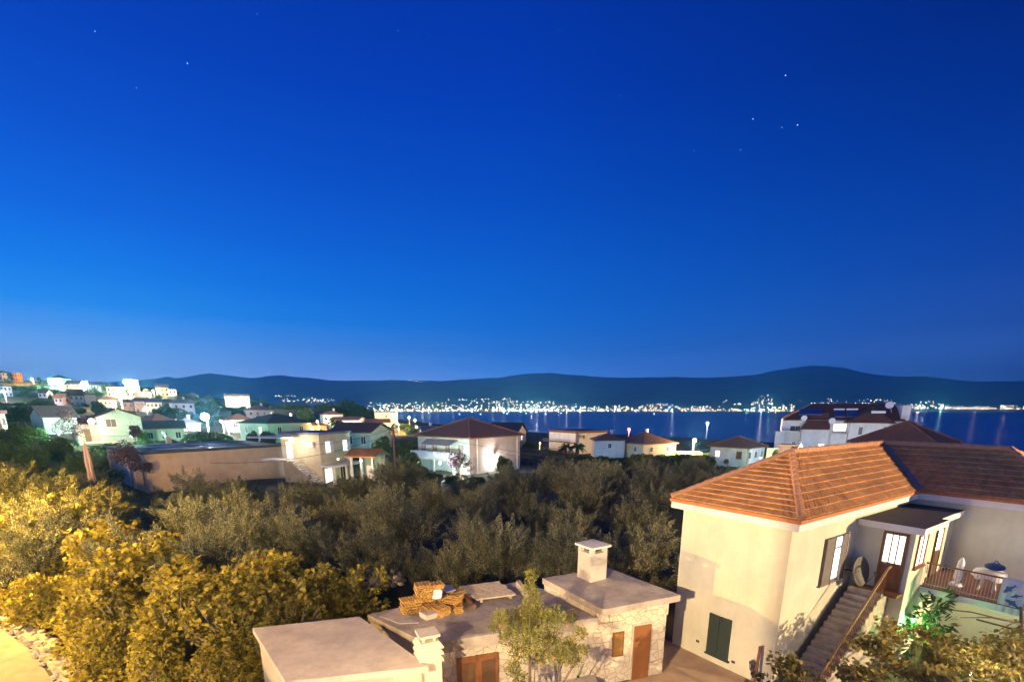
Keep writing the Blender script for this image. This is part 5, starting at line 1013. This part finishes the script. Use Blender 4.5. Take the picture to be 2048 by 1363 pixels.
# stars
smt = mat('star_light', (.5, .5, .5), .5, 0, emit=.85, ecol=(.3, .75, 1)); smt.cycles.emission_sampling = 'NONE'; sme = MB().sphere((0, 0, 0), 1, 6).mesh('star', smt)
for k, (px, py, s_) in enumerate(((190, 63, 1), (375, 127, 1.2), (273, 176, .9), (46, 270, .6), (514, 28, .5), (1571, 151, 1.2), (1506, 238, 1.1), (1595, 250, 1.2), (1564, 255, .7), (1481, 300, .8), (1388, 302, .5), (821, 262, .5), (498, 285, .45), (1660, 655, .7), (1364, 666, .5), (1646, 270, .4), (568, 411, .5), (68, 450, .45), (76, 125, .4), (796, 62, .4), (1240, 192, .4), (1022, 310, .35), (1383, 573, .4), (1020, 121, .35), (405, 300, .35), (700, 90, .4), (905, 210, .35), (1120, 60, .4), (1290, 140, .35), (1720, 90, .45), (1850, 180, .4), (1910, 320, .35), (1450, 420, .35), (250, 330, .35), (620, 190, .4), (330, 60, .4), (1180, 470, .3), (1760, 420, .35), (900, 480, .3))):
    o = link('star', sme); o.location = D(px, py, 30000); o.scale = (28*s_, 28*s_, 28*s_); tag(o, ('bright' if s_ > .85 else 'faint')+' star in the blue night sky', 'star', 'stars, '+('bright' if s_ > .85 else 'faint'))
# red mast lights on the ridge
for k, (px, py) in enumerate(((536, 746), (778, 754))):
    p = D(px, py, 9250); o = MB().sphere((0, 0, 0), 9, 6).build('mast_light', mat('mast_red', (.5, .1, .1), .5, 0, emit=4, ecol=(1, .12, .2))); o.location = p; tag(o, 'tiny red mast light on the far ridge, the '+('left' if k == 0 else 'right')+' one', 'mast light')
# ================================================================== TREES
random.seed(21)
LIM = [(-200, 930), (0, 925), (60, 930), (110, 955), (160, 945), (200, 935), (250, 965), (310, 960), (350, 985), (385, 950), (430, 935), (480, 945), (540, 960), (600, 950), (680, 952), (720, 935), (760, 930), (790, 905), (830, 922), (870, 938), (930, 948), (985, 948), (1010, 925), (1060, 912), (1130, 918), (1200, 915), (1300, 915), (1345, 922), (1400, 908), (1440, 925), (1500, 945), (1560, 950), (2300, 960)]
def lim(px): return float(np.interp(px, [a for a, _ in LIM], [b for _, b in LIM]))
def fits(x, y, h0, z0, s, minpy):
    """largest height so the crown top stays under the sight height minpy"""
    lo = 0; zt_ = z0+h0*s; py = PJ(x, y, zt_)[1]
    if py >= minpy: return s
    for k in range(30):
        s *= .95
        if PJ(x, y, z0+h0*s)[1] >= minpy: return s
    return 0
cnt = 0; SPOTS = []
yy = 22.5
while yy < 100:
    xx = -1.12*yy-4; xx += random.uniform(0, 3)
    while xx < .52*yy+3:
        x = xx+random.uniform(-1.1, 1.1); y = yy+random.uniform(-1.1, 1.1); px, _ = PJ(x, y, 2.); ok = True
        if x > 5.0+0*y and y < 33 and x > 4.6+(y-19)*.1 and px > 1330: ok = False
        if y < 25.5 and px < 1000 and px > 640: ok = y > 24
        if px < 585 and y > 53: ok = False
        if px < 790 and y > 54: ok = False
        if 820 < px < 1060 and y > 63: ok = False
        if px >= 1060 and y > 98: ok = False
        if px < 60 and y < 24: ok = True
        if px > 1330 and y < 36 and x > 6.5: ok = False
        if ok: SPOTS.append((x, y))
        xx += random.uniform(4.3, 5.9)*(1 if yy < 60 else 1.25)
    yy += 4.5 if yy < 60 else 5.2
LMK = [(-30, 'the left frame edge'), (30, 'the far left roofs'), (100, 'the long dark roof'), (180, 'the closed parasol'), (250, 'the mint gable'), (330, 'the left of the workshop'), (410, 'the brightest floodlight'), (490, 'the right of the workshop'), (565, 'the canopy lamp'), (640, 'the modern house'), (720, 'the tiled pavilion'), (785, 'the utility pole'), (860, 'the laundry balcony'), (940, 'the big hipped roof tip'), (1000, 'the floodlit wall'), (1070, 'the waterfront lights'), (1150, 'the beach house'), (1220, 'the blue-walled house'), (1290, 'the broad brown roof'), (1388, 'the big orange lamp'), (1470, 'the white plastered house')]
def side(px): return 'far left' if px < 250 else 'left' if px < 560 else 'left of centre' if px < 860 else 'centre' if px < 1130 else 'right of centre'
for (x, y) in SPOTS:
    z0 = float(terr(x, y)); px, _ = PJ(x, y, 2.); s = random.uniform(.86, 1.12)*(1.18 if y > 42 else 1) if y < 60 else random.uniform(1.1, 1.4); s = fits(x, y, 4.3, z0, s, lim(px)+random.uniform(0, 22 if y < 58 else 8))
    if s < .42: continue
    vi = random.randrange(4) if random.random() < .8 or y < 30 else random.randrange(4, 6)
    lm_ = min(LMK, key=lambda a: abs(a[0]-px))[1]; d_ = ('first', 'second', 'third', 'fourth', 'fifth', 'sixth', 'seventh', 'eighth', 'ninth', 'tenth')[min(9, int((y-21)/4.2))]
    plant('olive_tree', OLV[vi], (x, y, z0), s*1.06, 'grey-green olive tree in line with %s, %s row of the grove' % (lm_, d_), 'olive tree', 'olive trees of the grove', sz=s); cnt += 1
print('olives', cnt)
FG = [(-7.9, 19.3, 1.1), (-10.2, 18.9, 1.15), (-11.6, 18.6, 1.16), (-10.2, 16.2, 1.0), (-14.6, 19.6, 1.14), (-13.0, 16.9, 1.02), (-17.6, 21.2, 1.25), (-16.3, 18.7, .95), (-20.8, 23.0, 1.4), (-19.5, 20.9, .85), (-8.8, 17.1, .95), (-24.3, 25, 1.5), (-12.3, 14.7, .62), (-10.2, 14.6, .6), (-15.0, 16.4, .6), (-17.9, 18.4, .62), (-21.6, 20.6, .8), (-8.9, 15.6, .7)]
for k, (x, y, s) in enumerate(FG):
    plant('fig_tree', FIG[k % 4], (x, y, 0), s, 'large-leaved yellow-lit fig tree, '+('rightmost, touching the dark grove', 'second from the right, behind the garage', 'behind the middle of the fig hedge', 'in front, left of the garage roof', 'left of the dark notch in the fig hedge', 'in front above the rubble wall', 'left part, back row', 'left part, front row beside the lane', 'at the left frame edge, back', 'small one at the left edge beside the lane', 'right behind the garage roof corner', 'farthest left beyond the lane bend', 'low bush on the rubble wall', 'low bush left of the garage wall', 'low bush at the middle of the rubble wall', 'low bush at the upper rubble wall', 'low dense one at the left edge above the lane', 'low bush touching the garage roof corner')[k], 'fig tree', 'fig trees along the lane')
random.seed(5)
# tall yellow lit olives at upper left
for k, (px, py, Y_, s) in enumerate(((20, 935, 30, 1.25), (75, 950, 29, 1.15), (130, 965, 28, 1.05), (-40, 930, 31, 1.3), (35, 985, 26, 1.1), (110, 990, 26, .95))):
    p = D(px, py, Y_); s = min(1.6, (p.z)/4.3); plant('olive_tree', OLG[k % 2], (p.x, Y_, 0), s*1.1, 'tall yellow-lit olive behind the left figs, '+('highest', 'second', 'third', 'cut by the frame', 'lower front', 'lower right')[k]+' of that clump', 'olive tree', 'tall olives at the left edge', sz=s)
def tree(px, ytop, ybase, Y_, wpx, label, kind='broad_tree', pair=None, cat='tree', group=None):
    p = D(px, ybase, Y_); t_ = D(px, ytop, Y_); h_ = t_.z-p.z; wd = wpx/989.*Y_; e = plant(kind, pair or random.choice(BRD), (p.x, Y_, p.z), wd/5.0, label, cat, group, sz=h_/5.2); return e
TR = [(868, 938, 968, 59, 44, 'dark bush under the left of the laundry balcony'), (905, 944, 972, 58, 40, 'dark bush under the middle of the laundry balcony'), (950, 946, 974, 58, 44, 'dark bush at the front corner of the big hipped house'), (348, 809, 842, 160, 58, 'round pale-lit tree left of the brightest white floodlight'), (612, 812, 846, 150, 44, 'pale green lit tree right of the dark green hipped roof'), (430, 798, 835, 190, 26, 'slim pale tree right above the brightest white floodlight'),
 (655, 803, 830, 330, 50, 'dark tree mound at the left of the headland clump'), (690, 796, 836, 300, 48, 'tallest tree of the dark headland clump'), (712, 806, 838, 280, 44, 'light green tree in the middle of the headland clump'), (735, 812, 842, 270, 40, 'dark tree at the right end of the headland clump'), (672, 808, 840, 290, 40, 'tree at the left front of the headland clump'),
 (590, 800, 830, 330, 60, 'dark tree mound behind the white hipped house'), (510, 804, 822, 320, 30, 'small pale tree above the white hipped roof'), (468, 808, 830, 260, 60, 'bush mass below the three-storey white house'),
 (540, 850, 898, 82, 34, 'dark spiky tree in front of the mint green hipped house'), (506, 858, 898, 80, 26, 'dark green bush by the mint green hipped house wall'), (410, 850, 900, 85, 70, 'dark green tree under the brightest floodlight'), (455, 862, 900, 84, 40, 'dark green tree right of the floodlight pole'),
 (300, 872, 900, 78, 50, 'dark hedge bush before the low green house'), (340, 876, 902, 78, 40, 'second dark bush before the low green house'),
 (640, 880, 920, 75, 40, 'dark tree behind the modern house roof'), (765, 868, 925, 72, 44, 'dark tree left of the utility pole'), (812, 862, 925, 80, 50, 'dark brownish tree right of the utility pole'), (815, 900, 950, 64, 60, 'green-lit leafy tree left of the big hipped house'), (845, 925, 965, 60, 40, 'green bush at the foot of the big hipped house'), (800, 842, 868, 170, 46, 'tree lit orange by the three shoreside lamps'), (822, 852, 880, 150, 36, 'low orange-lit tree under the shoreside lamps'),
 (1010, 908, 950, 70, 36, 'silvery lit tree by the floodlit wall'), (1062, 878, 915, 110, 34, 'dark green hedge tree left of the waterfront lights'), (1290, 898, 935, 100, 40, 'dark green bush before the broad brown hipped house'), (1322, 905, 935, 98, 30, 'dark bush at the corner of the broad brown hipped house'), (1410, 906, 945, 82, 44, 'dark bush left of the white plastered house'), (1450, 925, 950, 80, 50, 'low bushes below the white plastered house'), (1360, 915, 945, 95, 50, 'dark bush below the kiosk'), (1270, 900, 930, 108, 24, 'purple dark shrub by the carport'),
 (1548, 896, 925, 82.5, 14, 'small green tree before the narrow yellow wall'), (1080, 905, 930, 105, 60, 'dark hedge before the beach house'), (1200, 908, 935, 105, 40, 'bush below the blue-walled house'), (1130, 912, 940, 95, 50, 'dark bush right of the beach hedge'),
 (28, 868, 935, 60, 60, 'round green tree near the left frame edge'), (75, 880, 940, 56, 60, 'bright green bush under the long dark roofed house'), (120, 870, 930, 62, 50, 'dark tree in front of the long dark roofed house'), (160, 905, 950, 50, 40, 'green shrub left of the closed parasol'), (10, 830, 880, 90, 80, 'dark tree mass behind the cream wall fragment'), (50, 800, 850, 150, 60, 'large dark tree on the slope left'), (95, 795, 830, 200, 44, 'dark tree left of the pink house'), (80, 808, 850, 140, 50, 'second large dark tree on the slope left'),
 (60, 762, 800, 330, 90, 'dark wooded patch under the left hilltop'), (20, 765, 800, 345, 60, 'dark trees at the far left hilltop'), (85, 770, 800, 320, 50, 'dark trees below the mint skyline house'), (125, 776, 800, 300, 60, 'dark tree group before the brown gabled house'), (185, 778, 805, 310, 60, 'dark trees under the long bluish house'), (80, 752, 770, 360, 8, 'slim cypress beside the mint skyline house'), (212, 762, 785, 330, 20, 'dark tree behind the cream villa'), (300, 775, 800, 320, 24, 'small tree left of the yellow villa'), (360, 788, 810, 310, 40, 'dark bushes right of the yellow villa'), (225, 820, 850, 120, 30, 'small tree behind the mint gable'), (290, 855, 890, 84, 20, 'small shrub right of the mint gable'), (200, 800, 830, 200, 30, 'small dark tree in the village lane'), (420, 815, 840, 220, 40, 'bluish tree behind the floodlight'), (395, 800, 830, 260, 40, 'faint tree in the floodlight glow'), (560, 835, 860, 200, 24, 'small dark tree behind the green roof'), (600, 878, 905, 80, 10, 'thin shrub behind the flat canopy')]
for (px, yt, yb, Y_, wp, lb) in TR: tree(px, yt, yb, Y_, wp, lb)
for k in range(46):
    px = random.uniform(-90, 205); Y_ = random.uniform(47, 78); x = (px-PXC)/989.*Y_; z0 = float(terr(x, Y_)); ol = random.random() < .5; s_ = random.uniform(.7, 1.)
    plant('olive_tree' if ol else 'broad_tree', random.choice(OLV if ol else BRD), (x, Y_, z0-.3), s_, ('greyish olive' if ol else 'leafy tree')+' in overgrown left plot, %s, in line with %s' % ('near' if Y_ < 57 else 'midway' if Y_ < 68 else 'far', min(LMK, key=lambda a: abs(a[0]-px))[1]), 'tree', 'trees of the overgrown left plot, '+('olive' if ol else 'leafy'), sz=s_*(.9 if ol else .72))
for k in range(170):
    px = random.uniform(-60, 560); Y_ = random.uniform(170, 420); x = (px-PXC)/989.*Y_; z0 = float(terr(x, Y_)); py = PJ(x, Y_, z0)[1]
    plant('hillside_tree', random.choice(BRD), (x, Y_, z0-.6), random.uniform(.7, 1.1), '%s tree on the left village slope, in line with %s' % ('upper' if z0 > 22 else 'middle' if z0 > 12 else 'lower' if z0 > 6 else 'lowest', min(LMK, key=lambda a: abs(a[0]-px))[1]), 'tree', 'trees between the hillside houses', sz=random.uniform(.45, .75))
for k in range(95):
    px = random.uniform(1045, 1560); Y_ = random.uniform(96, 190); x = (px-PXC)/989.*Y_; z0 = float(terr(x, Y_)); ht = fits(x, Y_, 5., z0, random.uniform(.55, 1.), 893 if px < 1100 else 906 if px < 1180 else 908 if px < 1340 else 900)
    if ht < .18: continue
    plant('hillside_tree', random.choice(BRD), (x, Y_, z0-.5), random.uniform(.7, 1.1), 'low %s tree on the shore slope, in line with %s' % ('nearer' if Y_ < 125 else 'middle' if Y_ < 155 else 'farther', min(LMK, key=lambda a: abs(a[0]-px))[1]), 'tree', 'low trees before the shore', sz=ht)
def boug(px, py, Y_, wpx, hpx, lb, m_=BOUG, n_=1700):
    p = D(px, py, Y_); sc_ = Y_/989.; e = empty('bougainvillea', (p.x, Y_, p.z), lb, 'climbing plant'); cs = [(random.uniform(-.5, .5)*wpx*sc_, random.uniform(-.6, .6), random.uniform(.1, .95)*hpx*sc_) for _ in range(7)]
    P, d = blob_pts(n_, cs, [.28*min(wpx, hpx)*sc_]*7, .3); P = np.concatenate([P, P[:200]*[1, 1, 1]+rng.normal(size=(200, 3))*.3]); d = np.concatenate([d, d[:200]])
    link('foliage', leaves('bougainvillea_leaves', P, d+rng.normal(size=P.shape)*.5, .2, .12, [m_]), e); MB().tube([(0, 0, -1.5), (.1, 0, .4), (0, 0, hpx*sc_*.7)], [.09, .06, .02], 6).build('stem', BARK, e)
boug(146, 872, 76, 44, 48, 'purple bougainvillea climbing at the left end of the mint house terrace'); boug(262, 950, 53, 46, 62, 'white-flowered climbing bush at the corner of the dark-roofed workshop'); boug(920, 938, 66, 44, 36, 'dark purple bougainvillea before the balcony of the big hipped house'); boug(285, 945, 54.6, 24, 34, 'dark red bush against the workshop wall'); boug(272, 890, 72, 14, 40, 'thin climbing plant on the right edge of the mint gabled house')
def palm(px, ytop, ybase, Y_, lb, s=1.):
    p = D(px, ybase, Y_); h_ = D(px, ytop, Y_).z-p.z; e = empty('palm_tree', p, lb, 'palm tree'); MB().tube([(0, 0, -1), (0, 0, h_*.75)], [.3, .25], 8).build('trunk', BARK, e); m = MB()
    for k in range(26):
        a = random.uniform(0, 6.28); el = random.uniform(-.2, 1.2); L_ = 2.6*s; pr = []
        for i in range(7): t_ = i/6.; pr.append(Vector((cos(a)*cos(el)*L_*t_, sin(a)*cos(el)*L_*t_, h_*.75+sin(el)*L_*t_-1.5*s*t_*t_)))
        sd = Vector((-sin(a), cos(a), 0))
        for i in range(6):
            for sg in (-1, 1): q = pr[i]; r_ = pr[i+1]; m.poly([q, r_, r_+sd*sg*.38*s*(1-i/7.)+Vector((0, 0, -.25)), q+sd*sg*.42*s*(1-i/8.)+Vector((0, 0, -.25))])
    m.build('crown', GLEAF, e)
palm(674, 838, 868, 112, 'palm tree with arching fronds before the long gabled house', .95); palm(1155, 884, 915, 118, 'orange-lit palm beside the beach house', .9); palm(1131, 884, 915, 122, 'darker palm in front of the white beach house balcony', .8)
rng2 = rng
# young olives with tall upright shoots near the shed
for k, (px, yt, Y_) in enumerate(((960, 1045, 22.5), (905, 1070, 22.8), (1010, 1050, 23.2), (1060, 1055, 23.5), (1130, 1070, 24), (700, 1045, 24.5), (760, 1060, 24.2), (830, 1085, 23.6), (1240, 1060, 24.5), (1300, 1050, 25), (600, 1030, 25.5), (520, 1010, 26.5), (455, 1035, 25.5), (1190, 1040, 25.2))):
    p = D(px, yt, Y_); s = p.z/4.35; plant('olive_tree', OLV[k % 4], (p.x, Y_, 0), s*.95, 'young olive with tall upright shoots '+{960: 'behind the timber battens', 905: 'behind the right tile stacks', 1010: 'behind the right end of the battens', 1060: 'behind the pomegranate top', 1130: 'left of the square chimney', 700: 'behind the garage back corner', 760: 'behind the rubble heap', 830: 'behind the leftmost tile stack', 1240: 'right of the square chimney', 1300: 'near the house eave', 600: 'behind the rightmost fig', 520: 'behind the second fig', 455: 'behind the middle figs', 1190: 'right behind the square chimney'}[px], 'olive tree', 'young olives behind the shed', sz=s)
# ================================================================== AIR
if HAZE:
    hz = MB().box((-13500, -120, -19), (13500, 11200, 900)); hm = bpy.data.materials.new('air'); hm.use_nodes = True; n = hm.node_tree.nodes; l = hm.node_tree.links; n.remove(n['Principled BSDF'])
    pv = n.new('ShaderNodeVolumePrincipled'); pv.inputs['Density'].default_value = HAZE; pv.inputs['Color'].default_value = (.15, .64, 1, 1); pv.inputs['Anisotropy'].default_value = .7; l.new(pv.outputs[0], n['Material Output'].inputs['Volume'])
    tag(hz.build('haze', hm), kind='stuff')
